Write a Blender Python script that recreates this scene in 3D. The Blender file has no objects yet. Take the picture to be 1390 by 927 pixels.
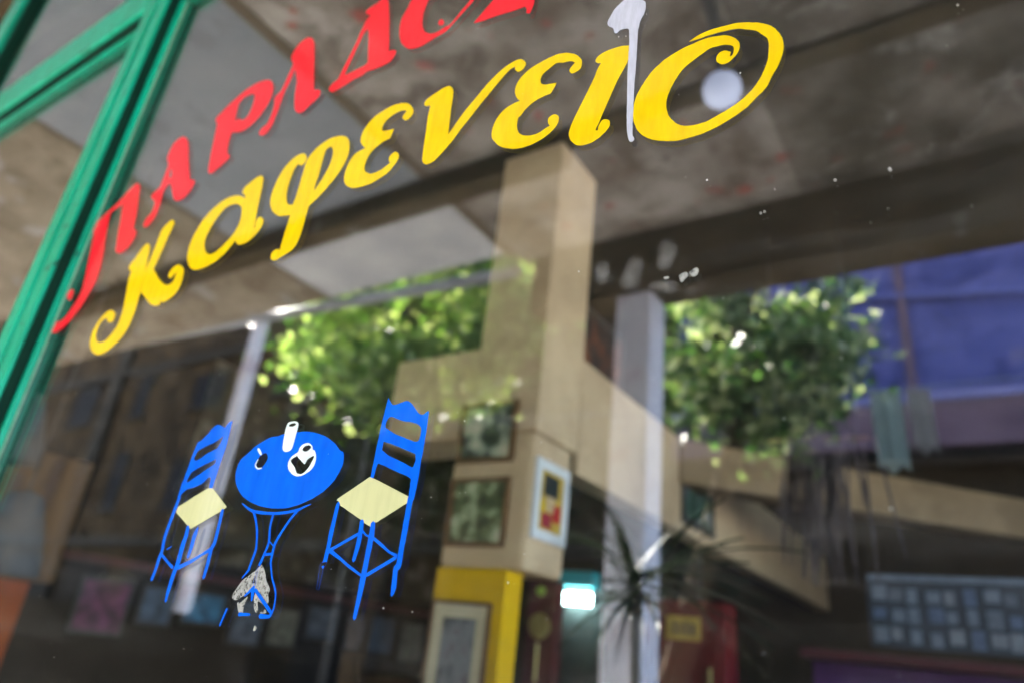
import bpy, bmesh, math, random
from mathutils import Vector, Matrix, noise as mnoise
rad = math.radians
S = bpy.context.scene
COL = S.collection
random.seed(7)

# ------------------------------------------------------------------ camera
cam_d = bpy.data.cameras.new('camera'); cam = bpy.data.objects.new('camera', cam_d); COL.objects.link(cam)
cam_d.sensor_width = 36.0; cam_d.lens = 24.5; cam_d.clip_start = 0.02; cam_d.clip_end = 2000
right = Vector((0.83661, 0.53765, 0.10496)); up = Vector((0.14065, -0.39601, 0.90741)); fwd = Vector((-0.52943, 0.74439, 0.40693))
M = Matrix((right, up, -fwd)).transposed().to_4x4(); M.translation = (0, -0.7, 1.5)
cam.matrix_world = M
cam_d.dof.use_dof = True; cam_d.dof.focus_distance = 1.0; cam_d.dof.aperture_fstop = 1.6
S.camera = cam
# ------------------------------------------------------------------ world, sun, exposure
SUN_DIR = Vector((-0.75, -0.29, 0.62)).normalized()
w = bpy.data.worlds.new('World'); S.world = w; w.use_nodes = True
nt = w.node_tree; bg = nt.nodes['Background']; sky = nt.nodes.new('ShaderNodeTexSky'); sky.sky_type = 'NISHITA'
sky.sun_disc = False; sky.sun_elevation = math.asin(SUN_DIR.z); sky.sun_rotation = math.atan2(SUN_DIR.x, SUN_DIR.y)
nt.links.new(sky.outputs[0], bg.inputs[0]); bg.inputs[1].default_value = 0.08
sl = bpy.data.lights.new('sun', 'SUN'); sl.energy = 5.0; sl.angle = rad(0.5); sl.color = (1, 0.95, 0.86)
so = bpy.data.objects.new('sun', sl); COL.objects.link(so); so.rotation_euler = SUN_DIR.to_track_quat('Z', 'Y').to_euler(); so.location = (0, -5, 20)
S.view_settings.view_transform = 'Standard'; S.view_settings.look = 'None'; S.view_settings.gamma = 1; S.view_settings.exposure = 4.55
S.cycles.use_denoising = True; S.cycles.max_bounces = 10; S.cycles.diffuse_bounces = 5; S.cycles.glossy_bounces = 6
S.cycles.transparent_max_bounces = 24; S.cycles.caustics_reflective = False; S.cycles.caustics_refractive = False
S.cycles.sample_clamp_indirect = 6

# ------------------------------------------------------------------ helpers
def link(o, parent=None):
    COL.objects.link(o)
    if parent is not None: o.parent = parent
    return o
def thing(name, label, cat, loc=(0, 0, 0), group=None):
    o = bpy.data.objects.new(name, None); link(o); o.location = loc; o.empty_display_size = 0.1
    o['label'] = label; o['category'] = cat
    if group: o['group'] = group
    return o
def tag(o, label, cat, group=None):
    o['label'] = label; o['category'] = cat
    if group: o['group'] = group
    return o
def base(parent):                       # world offset of a parent chain (no rotations are used on parents)
    v = Vector((0, 0, 0))
    while parent is not None: v += parent.location; parent = parent.parent
    return v
def obj(name, bm, m, parent=None, smooth=False, kind=None, label=None):
    me = bpy.data.meshes.new(name)
    if parent is not None:
        off = base(parent); bmesh.ops.translate(bm, verts=bm.verts, vec=-off)
    bm.to_mesh(me); bm.free()
    for mm in (m if isinstance(m, (list, tuple)) else [m]): me.materials.append(mm)
    if smooth:
        for p in me.polygons: p.use_smooth = True
    o = bpy.data.objects.new(name, me); link(o, parent)
    if kind: o['kind'] = kind
    if label: o['label'] = label
    return o
def add_box(bm, x0, x1, y0, y1, z0, z1, bev=0.0):
    r = bmesh.ops.create_cube(bm, size=1.0)
    vs = r['verts']
    for v in vs:
        v.co = Vector((x0 + (v.co.x + .5) * (x1 - x0), y0 + (v.co.y + .5) * (y1 - y0), z0 + (v.co.z + .5) * (z1 - z0)))
    if bev > 0:
        es = list({e for v in vs for e in v.link_edges})
        bmesh.ops.bevel(bm, geom=es, offset=bev, segments=2, affect='EDGES', profile=0.6)
    return bm
def box(name, x0, x1, y0, y1, z0, z1, m, parent=None, bev=0.0, kind=None, label=None):
    return obj(name, add_box(bmesh.new(), x0, x1, y0, y1, z0, z1, bev), m, parent, kind=kind, label=label)
def add_tube(bm, pts, radii, seg=8, cap=True):
    pts = [Vector(p) for p in pts]; rings = []
    for i, p in enumerate(pts):
        d = (pts[min(i + 1, len(pts) - 1)] - pts[max(i - 1, 0)]).normalized()
        a = d.orthogonal().normalized() if i == 0 else (prev - d * prev.dot(d)).normalized()
        prev = a; b = d.cross(a); r = radii[i] if hasattr(radii, '__len__') else radii
        rings.append([bm.verts.new(p + (a * math.cos(t) + b * math.sin(t)) * r) for t in [2 * math.pi * k / seg for k in range(seg)]])
    for A, B in zip(rings, rings[1:]):
        for k in range(seg): bm.faces.new((A[k], A[(k + 1) % seg], B[(k + 1) % seg], B[k]))
    if cap:
        bm.faces.new(rings[0][::-1]); bm.faces.new(rings[-1])
    return bm
def add_lathe(bm, prof, c=(0, 0, 0), seg=20):
    rings = [[bm.verts.new((c[0] + r * math.cos(2 * math.pi * k / seg), c[1] + r * math.sin(2 * math.pi * k / seg), c[2] + z)) for k in range(seg)] for r, z in prof]
    for A, B in zip(rings, rings[1:]):
        for k in range(seg): bm.faces.new((A[k], A[(k + 1) % seg], B[(k + 1) % seg], B[k]))
    bm.faces.new(rings[0][::-1]); bm.faces.new(rings[-1])
    return bm
def add_frame(bm, x0, x1, z0, z1, y0, y1, wd):          # picture-frame ring in an XZ plane, mitre-free, butted
    add_box(bm, x0, x1, y0, y1, z1 - wd, z1); add_box(bm, x0, x1, y0, y1, z0, z0 + wd)
    add_box(bm, x0, x0 + wd, y0, y1, z0 + wd, z1 - wd); add_box(bm, x1 - wd, x1, y0, y1, z0 + wd, z1 - wd)
    return bm

# ------------------------------------------------------------------ materials
def N(nt, t, **kw):
    n = nt.nodes.new(t)
    for k, v in kw.items(): setattr(n, k, v)
    return n
def mat(name, c1, c2=None, scale=4.0, rough=0.7, bump=0.0, spec=0.5, detail=6.0, metal=0.0, stretch=None, lo=0.35, hi=0.65, emit=None, spots=None, stain=None):
    m = bpy.data.materials.new(name); m.use_nodes = True; t = m.node_tree; L = t.links.new
    b = t.nodes['Principled BSDF']; b.inputs['Roughness'].default_value = rough; b.inputs['Metallic'].default_value = metal
    b.inputs['Specular IOR Level'].default_value = spec if rough < 0.55 else 0.06
    b.inputs['Base Color'].default_value = (*c1, 1)
    if emit: b.inputs['Emission Color'].default_value = (*emit[:3], 1); b.inputs['Emission Strength'].default_value = emit[3]
    tc = N(t, 'ShaderNodeTexCoord'); mp = N(t, 'ShaderNodeMapping'); L(tc.outputs['Object'], mp.inputs[0])
    if stretch: mp.inputs['Scale'].default_value = stretch
    if c2 is not None:
        nz = N(t, 'ShaderNodeTexNoise'); nz.inputs['Scale'].default_value = scale; nz.inputs['Detail'].default_value = detail; nz.inputs['Roughness'].default_value = 0.62
        L(mp.outputs[0], nz.inputs['Vector'])
        cr = N(t, 'ShaderNodeValToRGB'); e = cr.color_ramp.elements
        e[0].position = lo; e[0].color = (*c1, 1); e[1].position = hi; e[1].color = (*c2, 1)
        L(nz.outputs['Fac'], cr.inputs[0]); out = cr.outputs[0]
        if stain:                                   # (colour, scale, threshold, softness, strength): broad dirt with its own shape
            n3 = N(t, 'ShaderNodeTexNoise'); n3.inputs['Scale'].default_value = stain[1]; n3.inputs['Detail'].default_value = 9; n3.inputs['Roughness'].default_value = 0.7; n3.inputs['Distortion'].default_value = 0.6
            mp3 = N(t, 'ShaderNodeMapping'); mp3.inputs['Location'].default_value = (7.3, 2.1, 4.4); L(tc.outputs['Object'], mp3.inputs[0]); L(mp3.outputs[0], n3.inputs['Vector'])
            c4 = N(t, 'ShaderNodeValToRGB'); q = c4.color_ramp.elements; q[0].position = stain[2]; q[1].position = stain[2] + stain[3]; q[0].color = (0, 0, 0, 1); q[1].color = (stain[4],) * 3 + (1,)
            L(n3.outputs['Fac'], c4.inputs[0]); m3 = N(t, 'ShaderNodeMix', data_type='RGBA'); L(c4.outputs[0], m3.inputs['Factor']); L(out, m3.inputs['A']); m3.inputs['B'].default_value = (*stain[0], 1); out = m3.outputs['Result']
        if spots:
            n2 = N(t, 'ShaderNodeTexNoise'); n2.inputs['Scale'].default_value = spots[1]; n2.inputs['Detail'].default_value = 2
            L(tc.outputs['Object'], n2.inputs['Vector'])
            c3 = N(t, 'ShaderNodeValToRGB'); q = c3.color_ramp.elements; q[0].position = spots[2]; q[1].position = spots[2] + 0.06
            q[0].color = (0, 0, 0, 1); q[1].color = (spots[3],) * 3 + (1,)
            L(n2.outputs['Fac'], c3.inputs[0])
            mx = N(t, 'ShaderNodeMix', data_type='RGBA'); L(c3.outputs[0], mx.inputs['Factor']); L(out, mx.inputs['A']); mx.inputs['B'].default_value = (*spots[0], 1); out = mx.outputs['Result']
        L(out, b.inputs['Base Color'])
        if bump:
            bp = N(t, 'ShaderNodeBump'); bp.inputs['Strength'].default_value = bump; bp.inputs['Distance'].default_value = 0.02
            L(nz.outputs['Fac'], bp.inputs['Height']); L(bp.outputs[0], b.inputs['Normal'])
    return m
def schlick(t, r0, top=1.0):
    lw = N(t, 'ShaderNodeLayerWeight'); lw.inputs['Blend'].default_value = 0.5
    p = N(t, 'ShaderNodeMath', operation='POWER'); t.links.new(lw.outputs['Facing'], p.inputs[0]); p.inputs[1].default_value = 4.0
    q = N(t, 'ShaderNodeMath', operation='MULTIPLY_ADD'); t.links.new(p.outputs[0], q.inputs[0]); q.inputs[1].default_value = top - r0; q.inputs[2].default_value = r0
    return q.outputs[0]
R_GLASS = 0.15
def glass_mat():
    m = bpy.data.materials.new('window_glass'); m.use_nodes = True; t = m.node_tree; t.nodes.clear(); L = t.links.new
    o = N(t, 'ShaderNodeOutputMaterial'); mx = N(t, 'ShaderNodeMixShader'); tr = N(t, 'ShaderNodeBsdfTransparent'); gl = N(t, 'ShaderNodeBsdfGlossy')
    tr.inputs[0].default_value = (0.93, 0.95, 0.94, 1); gl.inputs['Roughness'].default_value = 0.0
    L(schlick(t, R_GLASS), mx.inputs[0]); L(tr.outputs[0], mx.inputs[1]); L(gl.outputs[0], mx.inputs[2])
    df = N(t, 'ShaderNodeBsdfDiffuse'); df.inputs[0].default_value = (0.6, 0.6, 0.6, 1); m2 = N(t, 'ShaderNodeMixShader')       # thin uneven film of dust and wiping streaks
    tc = N(t, 'ShaderNodeTexCoord'); mp = N(t, 'ShaderNodeMapping'); mp.inputs['Rotation'].default_value = (0, rad(-28), 0); mp.inputs['Scale'].default_value = (1.2, 1, 9); L(tc.outputs['Object'], mp.inputs[0])
    nz = N(t, 'ShaderNodeTexNoise'); nz.inputs['Scale'].default_value = 2.2; nz.inputs['Detail'].default_value = 9; nz.inputs['Roughness'].default_value = 0.65; nz.inputs['Distortion'].default_value = 0.8; L(mp.outputs[0], nz.inputs['Vector'])
    cr = N(t, 'ShaderNodeValToRGB'); e = cr.color_ramp.elements; e[0].position = 0.5; e[1].position = 0.75; e[0].color = (0.001,) * 3 + (1,); e[1].color = (0.022,) * 3 + (1,); L(nz.outputs['Fac'], cr.inputs[0])
    L(cr.outputs[0], m2.inputs[0]); L(mx.outputs[0], m2.inputs[1]); L(df.outputs[0], m2.inputs[2]); L(m2.outputs[0], o.inputs[0])
    return m
def paint_mat(name, c, thin=0.0, vary=0.85, scale=25):
    m = bpy.data.materials.new(name); m.use_nodes = True; t = m.node_tree; t.nodes.clear(); L = t.links.new
    o = N(t, 'ShaderNodeOutputMaterial'); mx = N(t, 'ShaderNodeMixShader'); df = N(t, 'ShaderNodeBsdfDiffuse'); gl = N(t, 'ShaderNodeBsdfGlossy')
    gl.inputs['Roughness'].default_value = 0.03
    tc = N(t, 'ShaderNodeTexCoord'); nz = N(t, 'ShaderNodeTexNoise'); nz.inputs['Scale'].default_value = scale; nz.inputs['Detail'].default_value = 5; mpp = N(t, 'ShaderNodeMapping'); mpp.inputs['Rotation'].default_value = (0, rad(35), 0); mpp.inputs['Scale'].default_value = (3.2, 1, 0.55); L(tc.outputs['Object'], mpp.inputs[0]); L(mpp.outputs[0], nz.inputs['Vector'])
    cr = N(t, 'ShaderNodeValToRGB'); e = cr.color_ramp.elements; e[0].position = 0.32; e[1].position = 0.62
    e[0].color = (c[0] * vary, c[1] * vary, c[2] * vary, 1); e[1].color = (*c, 1); L(nz.outputs['Fac'], cr.inputs[0]); L(cr.outputs[0], df.inputs[0])
    L(schlick(t, 0.05, 0.45), mx.inputs[0]); L(df.outputs[0], mx.inputs[1]); L(gl.outputs[0], mx.inputs[2]); last = mx
    if thin:
        n2 = N(t, 'ShaderNodeTexNoise'); n2.inputs['Scale'].default_value = thin[0]; n2.inputs['Detail'].default_value = 8; n2.inputs['Roughness'].default_value = 0.75; L(tc.outputs['Object'], n2.inputs['Vector'])
        c2 = N(t, 'ShaderNodeValToRGB'); q = c2.color_ramp.elements; q[0].position = thin[1]; q[1].position = thin[2]; q[0].color = (thin[3],) * 3 + (1,); q[1].color = (thin[4],) * 3 + (1,)
        L(n2.outputs['Fac'], c2.inputs[0]); m2 = N(t, 'ShaderNodeMixShader'); tr = N(t, 'ShaderNodeBsdfTransparent')
        fo = c2.outputs[0]
        if name == 'greasy_smudge':
            gr = N(t, 'ShaderNodeAttribute', attribute_name='fade')
            mu = N(t, 'ShaderNodeMath', operation='MULTIPLY'); L(gr.outputs['Fac'], mu.inputs[0]); L(fo, mu.inputs[1]); fo = mu.outputs[0]
        L(fo, m2.inputs[0]); L(tr.outputs[0], m2.inputs[1]); L(mx.outputs[0], m2.inputs[2]); last = m2
    L(last.outputs[0], o.inputs[0]); return m
def leaf_mat(name, cols, trans=0.55, spec=0.5):
    m = bpy.data.materials.new(name); m.use_nodes = True; t = m.node_tree; t.nodes.clear(); L = t.links.new
    o = N(t, 'ShaderNodeOutputMaterial'); g = N(t, 'ShaderNodeNewGeometry'); cr = N(t, 'ShaderNodeValToRGB'); L(g.outputs['Random Per Island'], cr.inputs[0])
    el = cr.color_ramp.elements
    while len(el) < len(cols): el.new(0.5)
    for i, c in enumerate(cols): el[i].position = i / (len(cols) - 1); el[i].color = (*c, 1)
    p = N(t, 'ShaderNodeBsdfPrincipled'); p.inputs['Roughness'].default_value = 0.38; p.inputs['Specular IOR Level'].default_value = spec; L(cr.outputs[0], p.inputs['Base Color'])
    tl = N(t, 'ShaderNodeBsdfTranslucent'); gm = N(t, 'ShaderNodeMix', data_type='RGBA', blend_type='MULTIPLY'); gm.inputs['Factor'].default_value = 1
    L(cr.outputs[0], gm.inputs['A']); gm.inputs['B'].default_value = (1.15, 1.22, 0.62, 1); L(gm.outputs['Result'], tl.inputs[0])
    mx = N(t, 'ShaderNodeMixShader'); mx.inputs[0].default_value = trans; L(p.outputs[0], mx.inputs[1]); L(tl.outputs[0], mx.inputs[2]); L(mx.outputs[0], o.inputs[0])
    return m
def art_mat(name, cols, scale=7.0, seed=0.0):           # mottled printed / painted picture surface
    m = bpy.data.materials.new(name); m.use_nodes = True; t = m.node_tree; L = t.links.new
    b = t.nodes['Principled BSDF']; b.inputs['Roughness'].default_value = 0.45
    tc = N(t, 'ShaderNodeTexCoord'); mp = N(t, 'ShaderNodeMapping'); mp.inputs['Location'].default_value = (seed, seed * 1.7, seed * .6); L(tc.outputs['Object'], mp.inputs[0])
    nz = N(t, 'ShaderNodeTexNoise'); nz.inputs['Scale'].default_value = scale; nz.inputs['Detail'].default_value = 3; L(mp.outputs[0], nz.inputs['Vector'])
    cr = N(t, 'ShaderNodeValToRGB'); el = cr.color_ramp.elements
    while len(el) < len(cols): el.new(0.5)
    for i, c in enumerate(cols): el[i].position = 0.3 + 0.4 * i / (len(cols) - 1); el[i].color = (*c, 1)
    L(nz.outputs['Fac'], cr.inputs[0]); L(cr.outputs[0], b.inputs['Base Color']); return m

GLASS = glass_mat()
M_RED = paint_mat('red_sign_paint', (0.80, 0.02, 0.035), vary=0.85); M_YEL = paint_mat('yellow_sign_paint', (0.80, 0.55, 0.004), vary=0.86)
M_WHITE = paint_mat('white_paint_run', (0.50, 0.52, 0.64), vary=0.85, scale=60); M_BLUE = paint_mat('blue_sign_paint', (0.004, 0.125, 0.85), vary=0.8, scale=14)
M_CREAM = paint_mat('cream_sign_paint', (0.55, 0.56, 0.31), vary=0.92); M_PALE = paint_mat('pale_sign_paint', (0.68, 0.82, 0.85), vary=0.95)
M_WORN = paint_mat('worn_grey_paint', (0.40, 0.41, 0.40), thin=(130, 0.40, 0.50, 0.05, 0.95), vary=0.7, scale=90)
M_SMUDGE = paint_mat('greasy_smudge', (0.42, 0.42, 0.42), thin=(60, 0.35, 0.7, 0.08, 0.40)); M_DUST = mat('dust', (0.85, 0.85, 0.85), rough=0.9)
M_GREEN = mat('green_frame_paint', (0.0, 0.24, 0.14), (0.0, 0.33, 0.21), 9, rough=0.33, bump=0.05, stretch=(3, 3, 0.5), spec=0.2, spots=((0.015, 0.075, 0.05), 16, 0.66, 0.8))
M_GAPSHADE = mat('gap_shade', (0.003, 0.022, 0.014), rough=0.6)  # near-black that stands for shade in frame gaps and the drain hole
M_PUTTY = mat('pale_putty', (0.20, 0.36, 0.27), (0.12, 0.30, 0.20), 30, rough=0.8)
M_SMOOTH = mat('smooth_grey_soffit', (0.192, 0.208, 0.24), (0.248, 0.256, 0.288), 1.2, rough=0.85, spots=((0.17, 0.17, 0.20), 3.0, 0.62, 0.6))
M_ROUGH = mat('raw_concrete', (0.155, 0.12, 0.098), (0.37, 0.335, 0.315), 1.7, rough=0.9, bump=0.5, detail=12, lo=.38, hi=.6, spots=((0.34, 0.06, 0.05), 4.2, 0.65, 0.75), stain=((0.085, 0.06, 0.042), 2.4, .50, .14, .85))
M_ROUGH_DIM = mat('dimmed_concrete', (0.07, 0.056, 0.042), (0.20, 0.175, 0.155), 1.7, rough=0.9, bump=0.5, detail=12, lo=.40, hi=.60, spots=((0.20, 0.045, 0.03), 4.2, 0.64, 0.7), stain=((0.34, 0.32, 0.31), 2.6, .56, .10, .7))  # raw concrete with the light falloff put into its colour, plus rust spots
M_BAY = mat('brightened_grey_soffit', (0.36, 0.36, 0.40), (0.46, 0.46, 0.49), 2.2, rough=0.85)  # smooth grey lightened to carry the bounce light near the outer edge
M_WARM = mat('warm_concrete', (0.16, 0.128, 0.092), (0.264, 0.224, 0.176), 1.8, rough=0.9, bump=0.3, stain=((0.11, 0.075, 0.045), 2.2, .52, .12, .8), spots=((0.32, 0.32, 0.34), 2.6, 0.6, 0.5))
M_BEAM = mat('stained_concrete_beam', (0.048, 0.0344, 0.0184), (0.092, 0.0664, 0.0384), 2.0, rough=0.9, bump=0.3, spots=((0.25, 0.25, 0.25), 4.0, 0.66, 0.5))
M_JOINT = mat('brown_joint', (0.13, 0.10, 0.07), rough=0.9)
M_BEIGE = mat('beige_plaster', (0.48, 0.35, 0.235), (0.57, 0.43, 0.29), 3, rough=0.85, bump=0.1, stain=((0.30, 0.22, 0.15), 3.5, .52, .2, .5))
M_TANBEAM = mat('tan_beam_paint', (0.22, 0.155, 0.095), (0.30, 0.215, 0.135), 2.5, rough=0.85, stain=((0.12, 0.085, 0.055), 2.5, .5, .2, .7))
M_YWALL = mat('yellow_wall_paint', (0.575, 0.3375, 0.00375), (0.675, 0.4125, 0.01), 3, rough=0.6)
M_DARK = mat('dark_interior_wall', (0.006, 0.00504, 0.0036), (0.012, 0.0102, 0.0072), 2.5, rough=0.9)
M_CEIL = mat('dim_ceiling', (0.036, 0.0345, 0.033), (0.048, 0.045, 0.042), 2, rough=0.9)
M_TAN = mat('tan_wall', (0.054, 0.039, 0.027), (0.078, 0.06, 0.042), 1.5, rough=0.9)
M_PANEL = mat('grey_panel', (0.05, 0.05, 0.053), (0.07, 0.07, 0.07), 2, rough=0.7)
M_FLOOR = mat('interior_tiles', (0.30, 0.25, 0.20), (0.36, 0.30, 0.24), 3, rough=0.5)
M_STREET = mat('pale_paving', (0.42, 0.41, 0.38), (0.50, 0.48, 0.45), 1.5, rough=0.9, bump=0.1)
M_ASPH = mat('asphalt', (0.05, 0.05, 0.05), (0.07, 0.07, 0.068), 5, rough=0.9, bump=0.2)
M_COLUMN = mat('white_column_paint', (0.76, 0.75, 0.90), (0.62, 0.66, 0.84), 1.5, rough=0.6, spots=((0.56, 0.46, 0.58), 2.0, 0.56, 0.5))
M_STONE = mat('darkened_stone', (0.010, 0.006, 0.003), (0.042, 0.027, 0.014), 1.2, rough=0.9)  # stone facade with its shade put into a dark brown
M_STONE2 = mat('dark_stone_band', (0.012, 0.010, 0.008), (0.030, 0.026, 0.022), 2, rough=0.9)
M_BLUEW = mat('blue_violet_render', (0.045, 0.052, 0.18), (0.085, 0.09, 0.255), 0.8, rough=0.8, stretch=(0.5, 1, 2.2), spots=((0.17, 0.135, 0.15), 0.55, 0.60, 0.8), stain=((0.025, 0.03, 0.12), 0.9, .48, .12, .8))
M_LAV = mat('lavender_trim', (0.16, 0.152, 0.32), (0.128, 0.124, 0.272), 2, rough=0.7)
M_MAUVE = mat('mauve_band', (0.088, 0.056, 0.08), (0.128, 0.084, 0.112), 1.5, rough=0.8)
M_SHADE = mat('shade_black', (0.008, 0.0064, 0.0056), (0.016, 0.012, 0.01), 1, rough=0.8)  # shade of the ground storey put into a near-black; added screens share it
M_PANE = mat('dark_pane', (0.010, 0.010, 0.012), rough=0.9)
M_ROD = mat('grey_metal', (0.18, 0.19, 0.21), (0.24, 0.25, 0.27), 3, rough=0.5)
M_DARKROD = mat('dark_metal', (0.03, 0.03, 0.035), rough=0.5)
M_BARK = mat('bark', (0.035, 0.025, 0.0175), (0.06, 0.045, 0.03), 9, rough=0.9, bump=0.4)
M_LEAF = leaf_mat('sunny_leaves', [(0.02, 0.06, 0.012), (0.05, 0.12, 0.02), (0.11, 0.20, 0.04), (0.28, 0.36, 0.12), (0.50, 0.55, 0.32)])
M_LEAF2 = leaf_mat('deep_green_leaves', [(0.015, 0.055, 0.015), (0.04, 0.11, 0.03), (0.09, 0.17, 0.05), (0.28, 0.34, 0.18), (0.58, 0.60, 0.50)])
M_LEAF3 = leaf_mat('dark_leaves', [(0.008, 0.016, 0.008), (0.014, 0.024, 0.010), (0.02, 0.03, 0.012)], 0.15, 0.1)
M_WOOD = mat('dark_frame_wood', (0.10, 0.045, 0.018), (0.16, 0.08, 0.03), 8, rough=0.5, stretch=(1, 1, 6))
M_ORANGE = mat('orange_brown_wood', (0.2057, 0.08912, 0.01714), (0.137, 0.05826, 0.0137), 2.5, rough=0.5, stretch=(1, 1, .4))
M_ORANGE2 = mat('orange_cloth', (0.549, 0.1144, 0.02288), (0.4347, 0.0801, 0.01716), 4, rough=0.8)
M_MAT = mat('white_mount', (0.62, 0.64, 0.70), (0.56, 0.58, 0.63), 6, rough=0.7)
M_CREAMMAT = mat('cream_mount', (0.60, 0.54, 0.42), (0.52, 0.46, 0.34), 6, rough=0.7)
M_REDP = mat('red_lacquer', (0.1309, 0.00476, 0.00714), (0.0952, 0.00357, 0.00595), 4, rough=0.35)
M_MAROON = mat('maroon_wood', (0.10, 0.012, 0.02), (0.07, 0.01, 0.015), 6, rough=0.5)
M_LABEL = mat('yellow_label', (0.52, 0.36, 0.08), (0.40, 0.26, 0.05), 10, rough=0.6)
M_PURPLE = mat('purple_cloth', (0.12, 0.05, 0.17), (0.08, 0.03, 0.12), 3, rough=0.9)
M_BRASS = mat('aged_brass', (0.38, 0.30, 0.12), (0.30, 0.24, 0.10), 9, rough=0.4, metal=0.4)
M_TEAL = mat('glow_teal', (0.03, 0.42, 0.52), (0.03, 0.36, 0.46), 5, rough=0.4)  # lamp housing coloured teal to give the glow above the tube
M_TUBE = mat('lit_tube', (0.9, 1, 1), emit=(0.62, 1.0, 0.97, 3.2))
M_MILK = mat('milk_glass', (0.62, 0.66, 0.86), rough=0.12, emit=(0.62, 0.70, 1.0, 0.08))
M_SHADECLOTH = mat('white_lampshade', (0.1386, 0.1462, 0.1663), (0.121, 0.131, 0.1512), 5, rough=0.8)
M_CARD = [mat('card_%s' % n, c, tuple(q * .75 for q in c), 18, rough=0.6) for n, c in (('pale_blue', (0.22, 0.27, 0.37)), ('blue', (0.15, 0.20, 0.33)), ('white', (0.27, 0.30, 0.38)), ('grey', (0.18, 0.215, 0.29)))]
M_TERRA = mat('terracotta', (0.30, 0.11, 0.06), (0.24, 0.09, 0.05), 6, rough=0.8)
M_STEM = mat('dry_stems', (0.07, 0.055, 0.06), (0.13, 0.11, 0.12), 12, rough=0.9, stretch=(1, 1, .2))
M_TURQ = mat('turquoise_cloth', (0.50, 0.66, 0.70), (0.40, 0.58, 0.64), 3, rough=0.9)

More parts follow.
